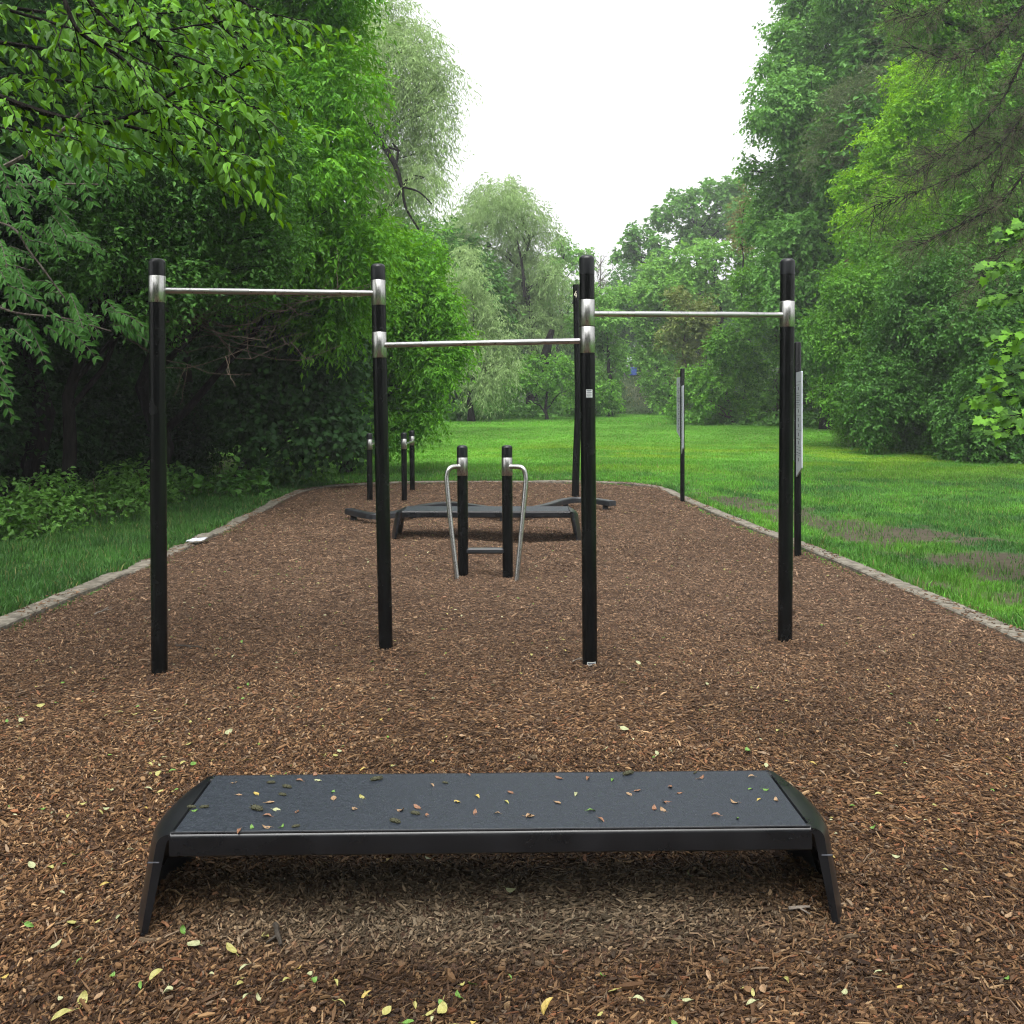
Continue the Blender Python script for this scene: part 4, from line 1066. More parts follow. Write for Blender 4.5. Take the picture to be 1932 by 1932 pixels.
# light weeds in front of the wood
G_W = 'leafy weeds along the left wood edge'
wl = [(-6.35, 10.6, .75, 'leafy green weed clump at the left picture edge beside the grass strip'), (-6.1, 11.7, .8, 'bushy green weed clump between left picture edge and leftmost pull-up post'),
      (-5.75, 12.9, .7, 'low light green weed clump just left of the leftmost pull-up post'), (-5.5, 14.3, .65, 'low weed clump seen right of the leftmost pull-up post at the wood edge'),
      (-5.1, 16.3, .55, 'broad-leaved weed clump midway between the two left pull-up posts'), (-4.75, 18.0, .6, 'broad-leaved bright weed clump left of the low handrail posts'), (-4.2, 19.6, .8, 'bright weed clump close behind the low handrail posts')]
for i, (x, y, h, lab) in enumerate(wl):
    rng = rs(330 + i); bl = [(x + rng.uniform(-.75, .6), y + rng.uniform(-.7, .7), rng.uniform(.0, h * .62) * rng.uniform(.5, 1.2), rng.uniform(.14, .34)) for _ in range(11)]
    bush('weed_clump', lab, (x, y), bl, 'weed' if i not in (4,) else 'green', .075 if i < 4 else .13, .05 if i < 4 else .10, .85, 340 + i, group=G_W, per=5, length=.22, cat='weeds', shape='ovate', trunk_r=.012)

# near overhanging branches --------------------------------------------------
def branch_leaves(paths, rng, step, tw_len, per, L, W, hang=.8, side_bias=(0, 0, -.15)):
    cs, ds, mb = [], [], MB()
    for pts, r0 in paths:
        P = bez(pts, 6); mb.tube(P, np.linspace(r0, max(.003, r0 * .3), len(P)), 7)
        s = np.r_[0, np.cumsum(np.linalg.norm(np.diff(P, axis=0), axis=1))]; T = unit(np.gradient(P, axis=0)); k = 0
        for u in np.arange(s[-1] * .18, s[-1], step):
            c = np.array([np.interp(u, s, P[:, i]) for i in range(3)]); t = T[min(len(T) - 1, np.searchsorted(s, u))]
            sd = unit(np.cross(t, [0, 0, 1.])) * (1 if k % 2 else -1); k += 1
            dv = unit(t * .8 + sd * .8 + rng.normal(0, .3, 3) + np.array(side_bias)); ln = tw_len * rng.uniform(.5, 1.2)
            e = c + dv * ln + np.array([0, 0, -.22 * ln]); q = limb_path(c, e, rng, 5, .06, .04); mb.tube(q, [.004, .0035, .003, .0025, .0015], 4)
            cs.append(c); ds.append(np.r_[dv, ln])
        cs.append(P[-1]); ds.append(np.r_[T[-1], tw_len])
    c = np.array(cs); D = np.array(ds); d = D[:, :3]; ln = D[:, 3]
    n = len(c); t = ((np.arange(per) + .5) / per)[None, :, None] + rng.uniform(-.04, .04, (n, per, 1))
    p = c[:, None] + d[:, None] * ln[:, None, None] * t; p[..., 2] -= (.22 * ln[:, None, None] * t * t)[..., 0]
    sd = unit(np.cross(d, [0, 0, 1.])); sg = np.where(np.arange(per) % 2 == 0, 1, -1)[None, :, None]
    A = d[:, None] * .5 + sd[:, None] * sg * .7 + rng.normal(0, .3, (n, per, 3)); A[..., 2] -= hang * rng.uniform(.4, 1.3, (n, per))
    Nn = np.array([0, 0, 1.]) + rng.normal(0, .45, (n, per, 3)) + np.array([0, -.5, 0])
    sz = rng.uniform(.6, 1.2, n * per)
    r = np.clip(.3 * rng.rand(n)[:, None] + .7 * rng.rand(n, per), 0, 1).ravel()
    return mb, (p.reshape(-1, 3), A.reshape(-1, 3), Nn.reshape(-1, 3), L * sz, W * sz, r)

rng = rs(401)
root = empty('elm_tree', (-4.9, 4.4, 0), 'big-leaved elm whose leafy boughs hang into the top left corner', 'tree', G_L)
PX = lambda *q: [at(*p) for p in q]
paths = [(PX((-420, 60, 4.4), (-120, 120, 4.4), (0, 183, 4.5), (120, 222, 4.6), (210, 230, 4.6), (300, 190, 4.7), (345, 165, 4.8)), .022),
         (PX((-300, -140, 4.8), (60, -110, 4.8), (215, -40, 4.8), (255, 30, 4.8), (272, 62, 4.8), (330, 110, 4.9)), .026),
         (PX((60, -60, 4.3), (115, -10, 4.3), (150, 60, 4.3), (230, 110, 4.4), (290, 170, 4.4), (370, 230, 4.5), (430, 290, 4.5)), .013),
         (PX((130, -60, 5), (200, 40, 5), (290, 95, 5), (400, 150, 5), (480, 115, 5)), .016),
         (PX((210, 230, 4.6), (270, 245, 4.6), (340, 262, 4.6), (410, 285, 4.6), (470, 300, 4.6)), .010),
         (PX((300, -90, 5.2), (360, -20, 5.2), (430, 60, 5.2), (490, 110, 5.2)), .014),
         (PX((-200, 60, 4.9), (0, 80, 4.9), (140, 95, 4.9), (300, 60, 4.9), (420, 40, 4.9)), .014),
         (PX((-60, 230, 4.9), (60, 250, 4.9), (150, 262, 4.9), (240, 285, 4.9)), .007), (PX((330, 100, 4.9), (400, 130, 4.9), (460, 190, 4.9), (485, 250, 4.9)), .007), (PX((340, 262, 4.7), (390, 300, 4.7), (430, 325, 4.7)), .006),
         (PX((280, -60, 5.6), (400, -20, 5.6), (520, 30, 5.6), (580, 40, 5.6)), .012), (PX((20, 20, 4.7), (150, 60, 4.7), (300, 130, 4.7)), .009),
         (PX((-160, -20, 5.4), (60, 20, 5.4), (220, 30, 5.3), (360, 20, 5.2)), .013),
         (PX((260, 215, 4.8), (330, 205, 4.8), (420, 190, 4.8), (490, 205, 4.8)), .008),
         (PX((-300, 170, 5.4), (-60, 150, 5.4), (100, 150, 5.3), (230, 175, 5.2), (330, 205, 5.1)), .012)]
mb, a = branch_leaves(paths, rng, .055, .38, 8, .076, .042)
mb.tube([(-4.9, 4.4, -.1), (-4.85, 4.4, 1.6), (-4.6, 4.4, 3.0), at(-420, 60, 4.4)], [.15, .12, .09, .05], 10)
mb.tube([(-4.6, 4.4, 3.0), (-4.3, 4.7, 3.9), at(-300, -140, 4.8)], [.07, .05, .03], 8)
mb.build('trunk', M['bark'], root, smooth=True)
V, F, r = leaves_mesh(*a, 'ovate'); mesh_obj('crown', V, [F], LM['elm'], root, rnd=r)

# compound-leaved walnut fronds
rng = rs(402)
root = empty('walnut_tree', (-5.2, 6.0, 0), 'walnut tree reaching in from the left edge with long fern-like compound leaves', 'tree', G_L)
mb = MB()
paths = [PX((-500, 470, 6.0), (-200, 400, 5.9), (0, 318, 5.8), (95, 262, 5.8), (150, 215, 5.8), (165, 180, 5.8)), PX((-300, 360, 6.2), (0, 352, 6.2), (90, 347, 6.2), (185, 348, 6.2)),
         PX((-300, 580, 5.6), (-80, 560, 5.6), (30, 590, 5.6), (120, 600, 5.6), (210, 625, 5.6)), PX((-200, 420, 5.8), (0, 330 + 90, 5.8), (60, 480, 5.8), (120, 560, 5.8), (170, 620, 5.8)),
         PX((-200, 640, 5.3), (-40, 640, 5.3), (10, 690, 5.3)), PX((95, 262, 5.8), (150, 290, 5.8), (200, 320, 5.8)), PX((-150, 520, 5.5), (0, 500, 5.5), (60, 510, 5.5))]
for p, r0 in zip(paths, (.02, .016, .012, .010, .008, .006, .007)): P = bez(p, 6); mb.tube(P, np.linspace(r0, r0 * .3, len(P)), 6)
mb.tube([(-5.2, 6, -.1), (-5.2, 6, 1.5), (-4.95, 6, 2.6), at(-500, 470, 6.0), (-4.4, 6.1, 4.5)], [.13, .11, .09, .07, .05], 10)
mb.tube([(-4.98, 6, 2.4), at(-300, 580, 5.6)], [.05, .02], 7)
Ps, As, Ns, Ls, Ws, Rs = [], [], [], [], [], []
def frond(c, ang, ln, d_rot, r):
    d = np.array([math.cos(ang), d_rot, math.sin(ang)]); d = unit(d); n = 7
    s = unit(np.cross(d, [0, -.75, .65])); up = np.cross(s, d); pr = None
    for i in range(n):
        t = .14 + .86 * i / (n - 1); p = c + d * ln * t + np.array([0, 0, -.34 * ln * t * t])
        if pr is not None: mb.tube([pr, p], .0022, 4, caps=False)
        pr = p
        sz = ln * .30 * (1 - .45 * abs(t - .45))
        for sg in (-1, 1):
            Ps.append(p); As.append(unit(d * .45 + s * sg * .9 + np.array([0, 0, -.75]) + rng.normal(0, .2, 3))); Ns.append(unit(up + rng.normal(0, .2, 3))); Ls.append(sz * rng.uniform(.85, 1.1)); Ws.append(sz * .43); Rs.append(np.clip(r + rng.normal(0, .2), 0, 1))
regs = [(0, 130, 250, 330, 26), (110, 235, 265, 350, 18), (0, 60, 360, 420, 10), (60, 215, 405, 480, 22), (0, 100, 465, 560, 26), (70, 190, 555, 640, 20), (140, 285, 580, 650, 18), (0, 30, 630, 720, 10), (-60, 60, 560, 640, 12), (130, 170, 430, 470, 4), (40, 150, 335, 400, 12)]
for (x0, x1, y0, y1, n) in regs:
    for _ in range(int(n * .62)):
        c = at(rng.uniform(x0, x1) - 55, rng.uniform(y0, y1) - 22, rng.uniform(5.3, 6.3)); frond(c, rng.uniform(-1.0, .25) if rng.rand() < .8 else rng.uniform(2.4, 3.9), rng.uniform(.17, .28), rng.uniform(-.8, .6), rng.uniform(.2, .9))
mb.build('trunk', M['bark_grey'], root, smooth=True)
V, F, r = leaves_mesh(np.array(Ps), np.array(As), np.array(Ns), np.array(Ls), np.array(Ws), np.array(Rs), 'ovate'); mesh_obj('crown', V, [F], LM['walnut'], root, rnd=r)

# ------------------------------------------------------------------ willows and middle distance
G_F = 'trees at the far end of the lawn'
def willow_boughs(pts_list, r0=.16):
    def f(mb, rng):
        for pts, r in pts_list:
            P = bez([at(*p) for p in pts], 5); mb.tube(P, np.linspace(r, r * .45, len(P)), 8)
    return f
tree('willow_tree', 'tall pale willow behind the bright left trees, with a dark forked bough', (-8.3, 38),
     B([(735, 110, 1.7), (800, 140, 1.35), (695, 60, 1.6), (822, 205, .95), (750, 215, 1.5), (690, 200, 1.5), (785, 290, 1.15), (800, 335, .8), (725, 330, 1.3), (765, 375, .95), (680, 310, 1.3), (742, 10, .7), (845, 150, .6), (650, 130, 1.5), (700, 400, 1.2), (660, 20, 1.4), (770, 70, .9), (640, 300, 1.4)], 38, 1.4, 5),
     'willow', 'bark', .22, .042, .92, 31, trunk_r=.35, group=G_F, per=9, length=1.0, droop=.7, hang=1.0, inner=.35, squash=1.05, limbs=True, flat=.2,
     extra=willow_boughs([(((600, 235, 36), (690, 236, 35.9), (712, 258, 35.9), (745, 310, 35.9), (758, 352, 35.9)), .17), (((758, 352, 35.9), (766, 392, 35.9), (785, 425, 35.9), (808, 462, 35.9)), .06), (((745, 320, 35.9), (751, 285, 35.9), (740, 270, 35.9)), .06), (((758, 352, 35.9), (790, 362, 35.9), (815, 385, 35.9)), .05), (((712, 258, 35.9), (728, 275, 35.9), (755, 285, 35.9)), .07)]))
tree('willow_tree', 'large rounded pale willow in the centre distance with a bare leaning trunk below', (1.6, 66),
     B([(940, 392, 1.8), (895, 405, 1.7), (990, 400, 1.75), (872, 450, 1.5), (1015, 440, 1.2), (950, 470, 2), (1000, 520, 2), (1028, 560, 1.7), (955, 560, 1.8), (1045, 610, 1.3), (1000, 610, 1.5), (870, 520, 1.2), (912, 372, 1.2), (965, 372, 1.2), (1040, 520, 1.2)], 66, 1.8, 6),
     'sallow', 'bark', .30, .065, 1.0, 32, trunk_r=.45, group=G_F, per=9, length=1.2, droop=.6, hang=1.0, inner=.4, squash=1.05, flat=.2,
     extra=willow_boughs([(((1022, 700, 64), (1030, 668, 63.6), (1036, 640, 63.4), (1042, 622, 63.4)), .40), (((990, 560, 64.2), (985, 500, 64.5), (975, 450, 65)), .12)]))
tree('willow_tree', 'smaller pale grey-green willow bush between the left trees and the large willow', (-2.4, 55),
     B([(880, 520, 1.1), (902, 580, 1.3), (935, 640, 1.2), (885, 660, 1.3), (922, 702, 1.15), (860, 600, 1.1), (900, 730, .9), (855, 690, 1.0), (950, 690, .8), (880, 470, .7)], 55, 1, 7),
     'willow', 'bark', .26, .055, 1.1, 33, trunk_r=.2, group=G_F, per=9, length=.9, droop=.6, hang=1.0, inner=.4, squash=1.1, flat=.2)
tree('bushy_tree', 'dark rounded bush under the leaning trunk of the large willow', (2.2, 59),
     B([(1000, 715, 1.2), (1050, 705, 1.2), (1030, 748, .8), (965, 735, .9), (1085, 735, .8), (1010, 680, .9), (1075, 690, .8)], 60, .8, 8), 'mid', 'bark', .20, .13, 1.2, 34, trunk_r=.12, group=G_F, cat='bush')
tree('broadleaf_tree', 'mid-green tree just right of the large willow, sky showing between its leaves', (4.2, 85),
     B([(1060, 480, 1.6), (1092, 498, 1.4), (1080, 550, 1.6), (1045, 540, 1.6), (1108, 480, .8), (1055, 455, .9), (1100, 560, 1.4), (1040, 500, 1.3)], 85, 1.5, 9), 'fresh', 'bark', .30, .19, .95, 35, trunk_r=.3, group=G_F)
tree('bushy_tree', 'low leafy bush at the foot of the far bank, left of the far path', (5.6, 65),
     B([(1120, 745, .9), (1095, 758, .8), (1142, 760, .7), (1110, 725, .8), (1150, 735, .7), (1075, 765, .6), (1165, 765, .5)], 64.5, .5, 28), 'mid', 'bark_brown', .22, .14, 1.2, 58, trunk_r=.08, group=G_F, cat='bush')
# nearly bare tree
rng = rs(36); root = empty('bare_tree', (8.9, 97, float(terrain(8.9, 97))), 'nearly leafless grey tree seen against the sky beside the third pull-up post', 'tree', G_F); mb = MB(); gz = float(terrain(8.9, 97))
trk = np.array([(8.9, 97, gz), (9.0, 97, gz + 5), (9.2, 97, 12.0), (9.3, 97, 17.0)]); mb.tube(bez(trk, 5), np.linspace(.22, .04, 16), 7); cs = []
for i in range(46):
    h = rng.uniform(7.5, 16.5); s = np.array([9.1, 97, h]); e = s + np.array([rng.normal(0, 1.5), rng.normal(0, 1), rng.uniform(.6, 2.4)]) * (1.1 - (h - 7) / 18); p = limb_path(s, e, rng, 6, .05, .06); mb.tube(p, np.linspace(.05, .015, 6), 5)
    for _ in range(4):
        q = p[rng.randint(2, 6)]; e2 = q + unit(rng.normal(0, 1, 3) + np.array([0, 0, .6])) * rng.uniform(.5, 1.2); mb.tube(limb_path(q, e2, rng, 4, 0, .06), [.022, .016, .012, .008], 4); cs.append(e2)
mb.build('trunk', M['bark_grey'], root, smooth=True)
cs = np.array(cs); a = spray_leaves(cs, unit(rng.normal(0, 1, cs.shape)), .4, 3, .16, .09, rng)
V, F, r = leaves_mesh(*a, 'kite'); mesh_obj('crown', V, [F], LM['sallow'], root, rnd=r)
tree('broadleaf_tree', 'leafy green tree bordering the left side of the far path, behind the third pull-up post', (7.0, 66),
     B([(1140, 600, 1.4), (1150, 655, 1.3), (1115, 700, 1.4), (1162, 555, 1.2), (1148, 718, 1.0), (1172, 690, .7), (1120, 640, 1.4), (1100, 745, .9), (1100, 600, 1.3), (1130, 560, 1.0), (1150, 755, .5)], 66, 1, 10), 'fresh', 'bark', .24, .15, 1.3, 37, trunk_r=.2, group=G_F)
# right of the path
tree('broadleaf_tree', 'light green rounded tree right of the far path, below the distant oak', (12.2, 70),
     B([(1245, 515, 1.5), (1222, 560, 1.5), (1205, 600, 1.2), (1262, 560, 1.7), (1230, 640, 1.4), (1212, 680, .9), (1250, 700, 1.2), (1240, 745, 1.0), (1225, 722, .8), (1270, 610, 1.4), (1215, 540, 1.0), (1258, 650, 1.3), (1232, 760, .6)], 70, 1, 11), 'fresh', 'bark', .25, .16, 1.35, 38, trunk_r=.22, group=G_F)
tree('broadleaf_tree', 'broad light green tree in front of the distant oak, left of the big maple', (16, 69),
     B([(1305, 495, 1.7), (1352, 488, 1.6), (1392, 515, 1.5), (1280, 540, 1.5), (1330, 545, 1.8), (1375, 560, 1.6), (1290, 580, 1.3), (1410, 480, 1.2), (1320, 470, .9)], 69, 1, 12), 'fresh', 'bark', .25, .16, 1.35, 39, trunk_r=.25, group=G_F)
tree('oak_tree', 'large dark blue-green oak rising in the distance above the light trees right of centre', (19.5, 94),
     B([(1360, 368, 2.1), (1300, 388, 2.0), (1250, 408, 1.8), (1205, 448, 1.6), (1392, 420, 2.4), (1300, 450, 2.2), (1340, 425, 2.2), (1240, 465, 1.8), (1172, 485, .9), (1380, 355, 1.4), (1270, 378, 1.1), (1190, 480, 1.1), (1400, 380, 1.8)], 94, 2, 13), 'cool', 'bark', .34, .24, 1.7, 40, trunk_r=.5, group=G_F)
tree('larch_tree', 'small orange-brown tree standing beside the big maple against the distant oak', (15.2, 60),
     B([(1404, 385, .75), (1396, 425, .75), (1402, 460, .7), (1410, 350, .4), (1390, 455, .5)], 60, .4, 14), 'larch', 'bark', .20, .09, .8, 41, trunk_r=.12, group=G_F)
tree('russet_bush', 'reddish-brown tinged bush behind the middle of the right pull-up bar', (10.6, 58),
     B([(1290, 590, 1.3), (1268, 640, 1.1), (1312, 655, 1.1), (1330, 590, 1.2), (1295, 690, .9), (1280, 560, .8), (1320, 625, 1.1)], 58, .7, 15), 'russet', 'bark_brown', .20, .11, 1.0, 42, trunk_r=.12, group=G_F, cat='bush')
G_R = 'trees and bushes along the right edge of the lawn'
tree('hazel_bush', 'wide mid-green bush at the lawn edge behind the lone signpost', (12.2, 51),
     B([(1345, 722, 1.1), (1400, 682, 1.3), (1372, 764, .9), (1350, 650, 1.0), (1330, 765, .7), (1405, 752, 1.0), (1380, 640, 1.1), (1295, 745, .8), (1270, 770, .55), (1310, 715, .8)], 50.5, .7, 16), 'mid', 'bark_brown', .17, .115, 1.4, 43, trunk_r=.1, group=G_R, cat='bush', inner=.6)
tree('hazel_bush', 'tall darker green bush just left of the rightmost pull-up post', (14.6, 51),
     B([(1450, 735, 1.2), (1480, 655, 1.4), (1440, 600, 1.3), (1500, 765, 1.0), (1470, 560, 1.2), (1425, 560, 1.1), (1520, 700, 1.3), (1420, 520, 1.0), (1440, 780, .6), (1540, 765, .9)], 51, .8, 17), 'mid', 'bark_brown', .17, .115, 1.4, 44, trunk_r=.14, group=G_R, cat='bush', inner=.6)
tree('maple_tree', 'very tall green maple at the right edge of the sky, its ragged side against white', (15.5, 45),
     B([(1522, 15, 1.9), (1500, 120, 1.7), (1478, 205, 1.55), (1560, 95, 1.9), (1495, 325, 1.8), (1490, 425, 1.7), (1562, 250, 2.1), (1585, 400, 2.2), (1535, 520, 1.9), (1650, 170, 2.0), (1650, 310, 2.3), (1565, -80, 2.2), (1520, -70, 1.6), (1440, 225, .8), (1462, 60, .55), (1420, 320, .7), (1445, 420, 1.1), (1470, 500, 1.2), (1600, 600, 2.0), (1650, 480, 2.2), (1550, 640, 1.7), (1600, -20, 2.2), (1640, 60, 2.0), (1530, 190, 1.9), (1560, 330, 2.2), (1530, 440, 2.0), (1590, 500, 2.2), (1500, 560, 1.5), (1690, 20, 1.8), (1560, 560, 1.9), (1450, 360, .9), (1455, 140, .6)], 44, 2.2, 18),
     'cool', 'bark', .20, .13, 2.0, 45, trunk_r=.42, group=G_R, hang=.5, per=6, length=.6, droop=.35)
tree('ash_tree', 'bright yellow-green tree rising on the right in front of the tall maple', (13.8, 33),
     B([(1725, 150, 1.0), (1702, 245, 1.15), (1772, 175, 1.0), (1762, 300, 1.2), (1645, 350, 1.0), (1702, 400, 1.2), (1622, 425, .95), (1782, 420, 1.1), (1832, 235, 1.1), (1665, 500, 1), (1750, 520, 1.1), (1598, 350, .5), (1690, 320, .9), (1830, 360, 1.1)], 33, .9, 19),
     'lime', 'bark', .15, .07, 1.6, 46, trunk_r=.22, group=G_R, hang=.45, per=7, length=.45)
tree('dry_conifer', 'thin olive-brown conifer top between the tall maple and the yellow-green tree', (14.6, 39),
     B([(1600, 205, .95), (1562, 262, .8), (1640, 155, .9), (1542, 305, .65), (1610, 300, .8), (1580, 180, .5)], 38.5, .6, 20), 'olive', 'bark_brown', .22, .03, .65, 47, trunk_r=.16, group=G_R, per=10, length=.7, droop=.3, hang=.3, flat=.3)
for i, (lab, base, lst, d, leaf) in enumerate((
    ('dark green bushy tree right beside the rightmost pull-up post, reaching down to the lawn', (11.6, 31), [(1640, 560, 1.4), (1622, 660, 1.3), (1600, 740, .9), (1700, 625, 1.4), (1645, 785, .8), (1580, 620, 1.0), (1660, 700, 1.2), (1600, 790, .6), (1690, 560, 1.2)], 30.5, 'mid'),
    ('shady green bushy tree in the middle of the right edge, above the weeds', (13.2, 28.5), [(1760, 545, 1.3), (1780, 700, 1.4), (1705, 755, 1.2), (1740, 620, 1.3), (1700, 690, 1.2), (1800, 620, 1.3), (1740, 810, .7), (1660, 800, .6), (1780, 790, .9)], 27.5, 'green'),
    ('dark bushy tree at the far right edge behind the near maple leaves', (13.6, 24.5), [(1850, 630, 1.3), (1885, 760, 1.3), (1822, 800, .9), (1880, 680, 1.4), (1930, 600, 1.5), (1950, 750, 1.4), (1860, 560, 1.2), (1840, 720, 1.0), (1910, 830, .7)], 24.5, 'green'))):
    tree('bushy_tree', lab, base, B(lst, d, .8, 21 + i), leaf, 'bark', .115, .066, 1.5, 48 + i, trunk_r=.16, group=G_R, hang=.5, per=6, length=.4, inner=.55)
tree('maple_tree', 'tall green tree at the upper right edge behind the drooping brown conifer', (14.8, 27),
     B([(1850, 60, 1.4), (1900, 180, 1.5), (1862, 330, 1.3), (1932, 300, 1.4), (1922, 450, 1.4), (1845, 455, 1.2), (1805, -20, 1.4), (1900, -60, 1.5), (1790, 60, .9), (1960, 80, 1.5), (1730, -30, 1.2), (1900, 380, 1.2), (1865, 150, 1.1), (1750, 30, 1.0)], 27, 1, 25), 'mid', 'bark', .14, .09, 1.4, 52, trunk_r=.26, group=G_R, per=6, hang=.4)
tree('broadleaf_tree', 'mid-green tree filling the middle of the right edge below the yellow-green tree', (13.6, 31.5),
     B([(1622, 490, .9), (1680, 545, 1.1), (1735, 470, 1.1), (1800, 485, 1.2), (1855, 520, 1.2), (1600, 545, .8), (1780, 560, 1.2), (1720, 580, 1.0), (1640, 590, .9), (1900, 560, 1.2), (1830, 420, 1.0), (1690, 480, .8), (1585, 640, .7), (1660, 640, .9), (1740, 640, 1.0), (1900, 480, 1.1)], 31, .9, 27),
     'mid', 'bark', .12, .068, 1.5, 57, trunk_r=.2, group=G_R, per=6, hang=.5, length=.45)
# drooping, mostly dead conifer boughs
rng = rs(55); root = empty('hemlock_tree', (11.2, 18.2, 0), 'half-dead brown conifer drooping thin twiggy boughs from the upper right edge', 'tree', G_R); mb = MB()
mb.tube([(11.2, 18.2, -.2), (11.25, 18.2, 4), (11.2, 18.2, 9), (11.1, 18.2, 14)], [.26, .22, .17, .1], 10)
cs, ds, gs = [], [], []
boughs = [((2090, -60, 18), (1960, 60, 17.6), (1890, 190, 17.3), (1800, 280, 17.2), (1720, 330, 17)), ((2080, 130, 18), (1960, 190, 17.8), (1860, 300, 17.4), (1760, 350, 17.2), (1650, 388, 17)),
          ((2070, 260, 18), (1960, 300, 17.6), (1890, 380, 17.4), (1800, 430, 17.2), (1720, 470, 17.0)), ((2080, -120, 18), (1960, -20, 17.8), (1880, 70, 17.6), (1800, 110, 17.4), (1720, 90, 17.2)),
          ((2085, 60, 18.2), (1985, 130, 18.4), (1930, 240, 18.4), (1880, 330, 18.2), (1850, 420, 18)), ((2060, 380, 18), (1980, 420, 17.8), (1900, 470, 17.6), (1840, 540, 17.4)), ((2080, -140, 18.2), (1930, -80, 18), (1820, -20, 18), (1740, 30, 18), (1690, 20, 18)),
          ((2080, 200, 18.2), (1980, 240, 18.3), (1900, 250, 18.2), (1820, 290, 18.0), (1750, 290, 18))]
for bi, q in enumerate(boughs):
    P = bez([at(*p) for p in q], 7); mb.tube(P, np.linspace(.028, .005, len(P)), 6); T = unit(np.gradient(P, axis=0))
    for i in range(4, len(P)):
        for k in range(4):
            dv = unit(T[i] * .6 + np.array([rng.normal(-.1, .5), rng.normal(0, .5), rng.normal(-.25, .5)])); ln = rng.uniform(.3, .95); e = P[i] + dv * ln
            p = limb_path(P[i], e, rng, 5, .06, .05); mb.tube(p, [.008, .006, .005, .004, .003], 4)
            for c in p[1:]:
                for _ in range(3): cs.append(c + rng.normal(0, .05, 3)); ds.append(unit(dv + rng.normal(0, .5, 3) + np.array([0, 0, -.2]))); gs.append(np.clip(rng.normal(.5, .25), 0, 1))
mb.build('trunk', M['bark_grey' if False else 'bark'], root, smooth=True)
cs, ds, gs = np.array(cs), np.array(ds), np.array(gs)
a = spray_leaves(cs, ds, .20, 9, .040, .0075, rng, .3, .1, .4, gs, .6)
V, F, r = leaves_mesh(*a, 'kite'); mesh_obj('crown', V, [F], LM['dead'], root, rnd=r)
g = rng.rand(len(cs)) < .25; a = spray_leaves(cs[g], ds[g], .22, 9, .05, .010, rng, .3, .1, .4, gs[g])
V, F, r = leaves_mesh(*a, 'kite'); mesh_obj('green_needles', V, [F], LM['green'], root, rnd=r)

# near maple branch at the right edge
rng = rs(61); root = empty('maple_tree', (6.6, 7.6, 0), 'close maple whose bright lobed leaves reach in from the right edge', 'tree', G_R); mb = MB()
mb.tube([(6.6, 7.6, -.1), (6.6, 7.6, 1.4), (6.45, 7.6, 3), (6.3, 7.6, 5)], [.17, .14, .11, .08], 10)
Ps, As, Ns, Ls, Rr = [], [], [], [], []
tw = [((2300, 330, 7.6), (2080, 400, 7.6), (1960, 425, 7.6), (1900, 440, 7.6)), ((2300, 430, 7.4), (2080, 460, 7.4), (1960, 490, 7.4), (1865, 508, 7.4)), ((2300, 480, 7.8), (2080, 520, 7.8), (1960, 545, 7.8), (1880, 560, 7.8)), ((2300, 560, 7.5), (2080, 590, 7.5), (1960, 620, 7.5), (1880, 640, 7.5)),
      ((2300, 620, 7.6), (2100, 660, 7.6), (1960, 690, 7.6), (1890, 712, 7.6)), ((2300, 660, 7.8), (2080, 700, 7.8), (1960, 740, 7.8), (1850, 752, 7.8)), ((2300, 700, 7.3), (2100, 740, 7.3), (1960, 775, 7.3), (1870, 790, 7.3)), ((2300, 560, 8.2), (2100, 640, 8.2), (1980, 660, 8.2), (1900, 660, 8.2)), ((2300, 720, 8.4), (2080, 770, 8.4), (1960, 800, 8.4), (1880, 812, 8.4))]
for q in tw:
    P = bez([at(*p) for p in q], 8); mb.tube(P, np.linspace(.012, .003, len(P)), 6); T = unit(np.gradient(P, axis=0))
    mb.tube([np.array([6.45, 7.6, P[0][2] * .5 + .9]), P[0]], [.03, .013], 6)
    for i in range(8, len(P)):
        for sg in (-1, 1):
            for _ in range(2):
                dv = unit(T[i] * .7 + np.array([rng.normal(0, .25), sg * .6 + rng.normal(0, .3), rng.normal(-.05, .35)])); ln = rng.uniform(.05, .13); c = P[i] + dv * ln
                mb.tube([P[i], c], .0018, 4, caps=False)
                Ps.append(c); As.append(unit(dv * .6 + np.array([-.35, -.15, -.45]) + rng.normal(0, .25, 3))); Ns.append(unit(np.array([-.1, -.55, .8]) + rng.normal(0, .3, 3))); Ls.append(rng.uniform(.055, .10)); Rr.append(rng.rand())
mb.build('trunk', M['bark'], root, smooth=True)
Ls = np.array(Ls); V, F, r = leaves_mesh(np.array(Ps), np.array(As), np.array(Ns), Ls, Ls, np.array(Rr), 'maple'); mesh_obj('crown', V, [F], LM['elm'], root, rnd=r)

# weeds at the foot of the right and far edges
G_E = 'leafy weeds along the right lawn edge'
for i, (px, py, d, h, lab) in enumerate(((1640, 842, 31, .75, 'pale feathery weed clump jutting onto the lawn at the foot of the right trees'), (1700, 850, 29, .6, 'broad-leaved weed clump under the middle of the right trees'),
                                     (1775, 858, 27, .6, 'broad-leaved weed clump below the shady right bushes'), (1850, 868, 24.5, .55, 'weed clump in the dark at the far right lawn edge'), (1910, 872, 23.5, .5, 'last weed clump beside the right picture edge'))):
    c = at(px, py, d); x, y = c[0], d; rng = rs(500 + i); gz = float(terrain(x, y))
    bl = [(x + rng.uniform(-.8, .8), y + rng.uniform(-.6, .6), gz + rng.uniform(.05, h * .8), rng.uniform(.22, .40)) for _ in range(10)]
    bush('weed_clump', lab, (x, y), bl, 'sallow' if i == 0 else 'green', .14 if i else .12, .10 if i else .03, .9, 510 + i, group=G_E, per=5, length=.25, cat='weeds', trunk_r=.012)
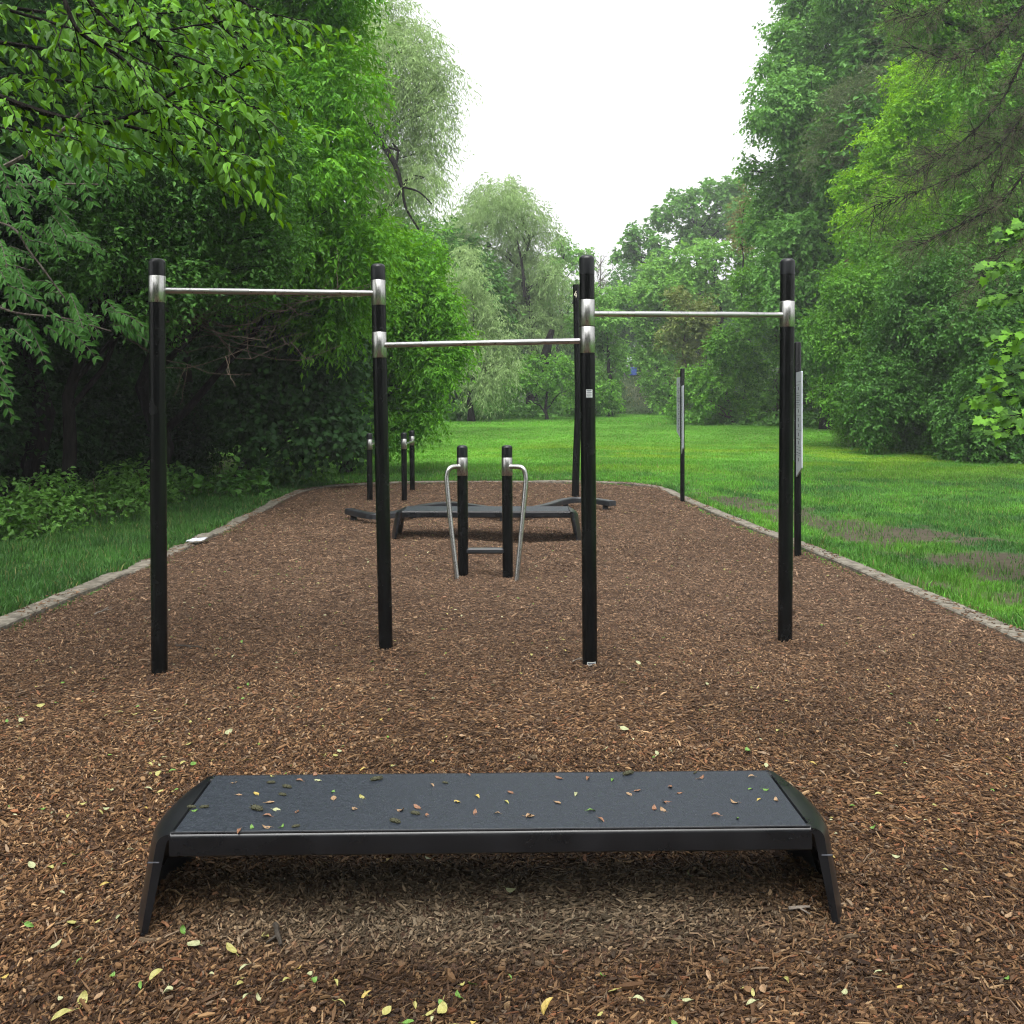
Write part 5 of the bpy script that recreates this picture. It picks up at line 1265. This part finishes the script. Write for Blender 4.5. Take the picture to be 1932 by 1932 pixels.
# burdock-like ground cover along the far and right lawn edges (stuff)
rng = rs(520); bl = []
for i in range(150):
    t = rng.rand(); px = 790 + t * 380; d = np.interp(px, [790, 900, 1000, 1100, 1170], [53, 58, 63, 68, 71]) + rng.uniform(0, 3.5)
    x = (px - CX) / F_PX * d; bl.append((x, d, float(terrain(x, d)) + rng.uniform(.05, .75), rng.uniform(.35, .55)))
for i in range(120):
    px = rng.uniform(1270, 1600); d = np.interp(px, [1270, 1330, 1500, 1600], [60, 52, 49, 44]) + rng.uniform(-.5, 1.5); x = (px - CX) / F_PX * d
    bl.append((x, d, float(terrain(x, d)) + rng.uniform(.02, .35), rng.uniform(.25, .45)))
a = blob_crown(np.array(bl), .30, .24, .8, rng, 4, .3, .2, .25, .8, .2, .4)
V, F, r = leaves_mesh(*a, 'kite'); o = mesh_obj('ground_cover', V, [F], LM['cool'], rnd=r); tag(o, 'broad-leaved ground cover along the far lawn edge below the willows', 'ground cover', kind='stuff')
# rough vegetation on the far bank
rng = rs(521); bl = []
for i in range(230):
    x = rng.uniform(-12, 34); y = rng.uniform(73, 96)
    if abs(x - 10.9 - (y - 75) * .02) < 1.7: continue
    bl.append((x, y, float(terrain(x, y)) + rng.uniform(.1, .9), rng.uniform(.5, .9)))
a = blob_crown(np.array(bl), .30, .18, .7, rng, 5, .4, .2, .25, .8, .2, .4)
V, F, r = leaves_mesh(*a, 'kite'); o = mesh_obj('undergrowth', V, [F], LM['mid'], rnd=r); tag(o, 'green undergrowth covering the far bank on both sides of the path', 'undergrowth', kind='stuff')
# ------------------------------------------------------------------ damp air
mb = MB(); mb.box((0, 100, 19.0), (560, 480, 41.0))
hm, nt, N, out, L = new_mat('haze_air'); pv = N('ShaderNodeVolumePrincipled'); pv.inputs['Color'].default_value = (.93, .96, 1, 1); pv.inputs['Density'].default_value = .0009; pv.inputs['Anisotropy'].default_value = .2
L(pv.outputs[0], out.inputs['Volume']); hz = mb.build('haze', hm); tag(hz, 'thin damp haze paling the far trees', 'haze', kind='stuff')
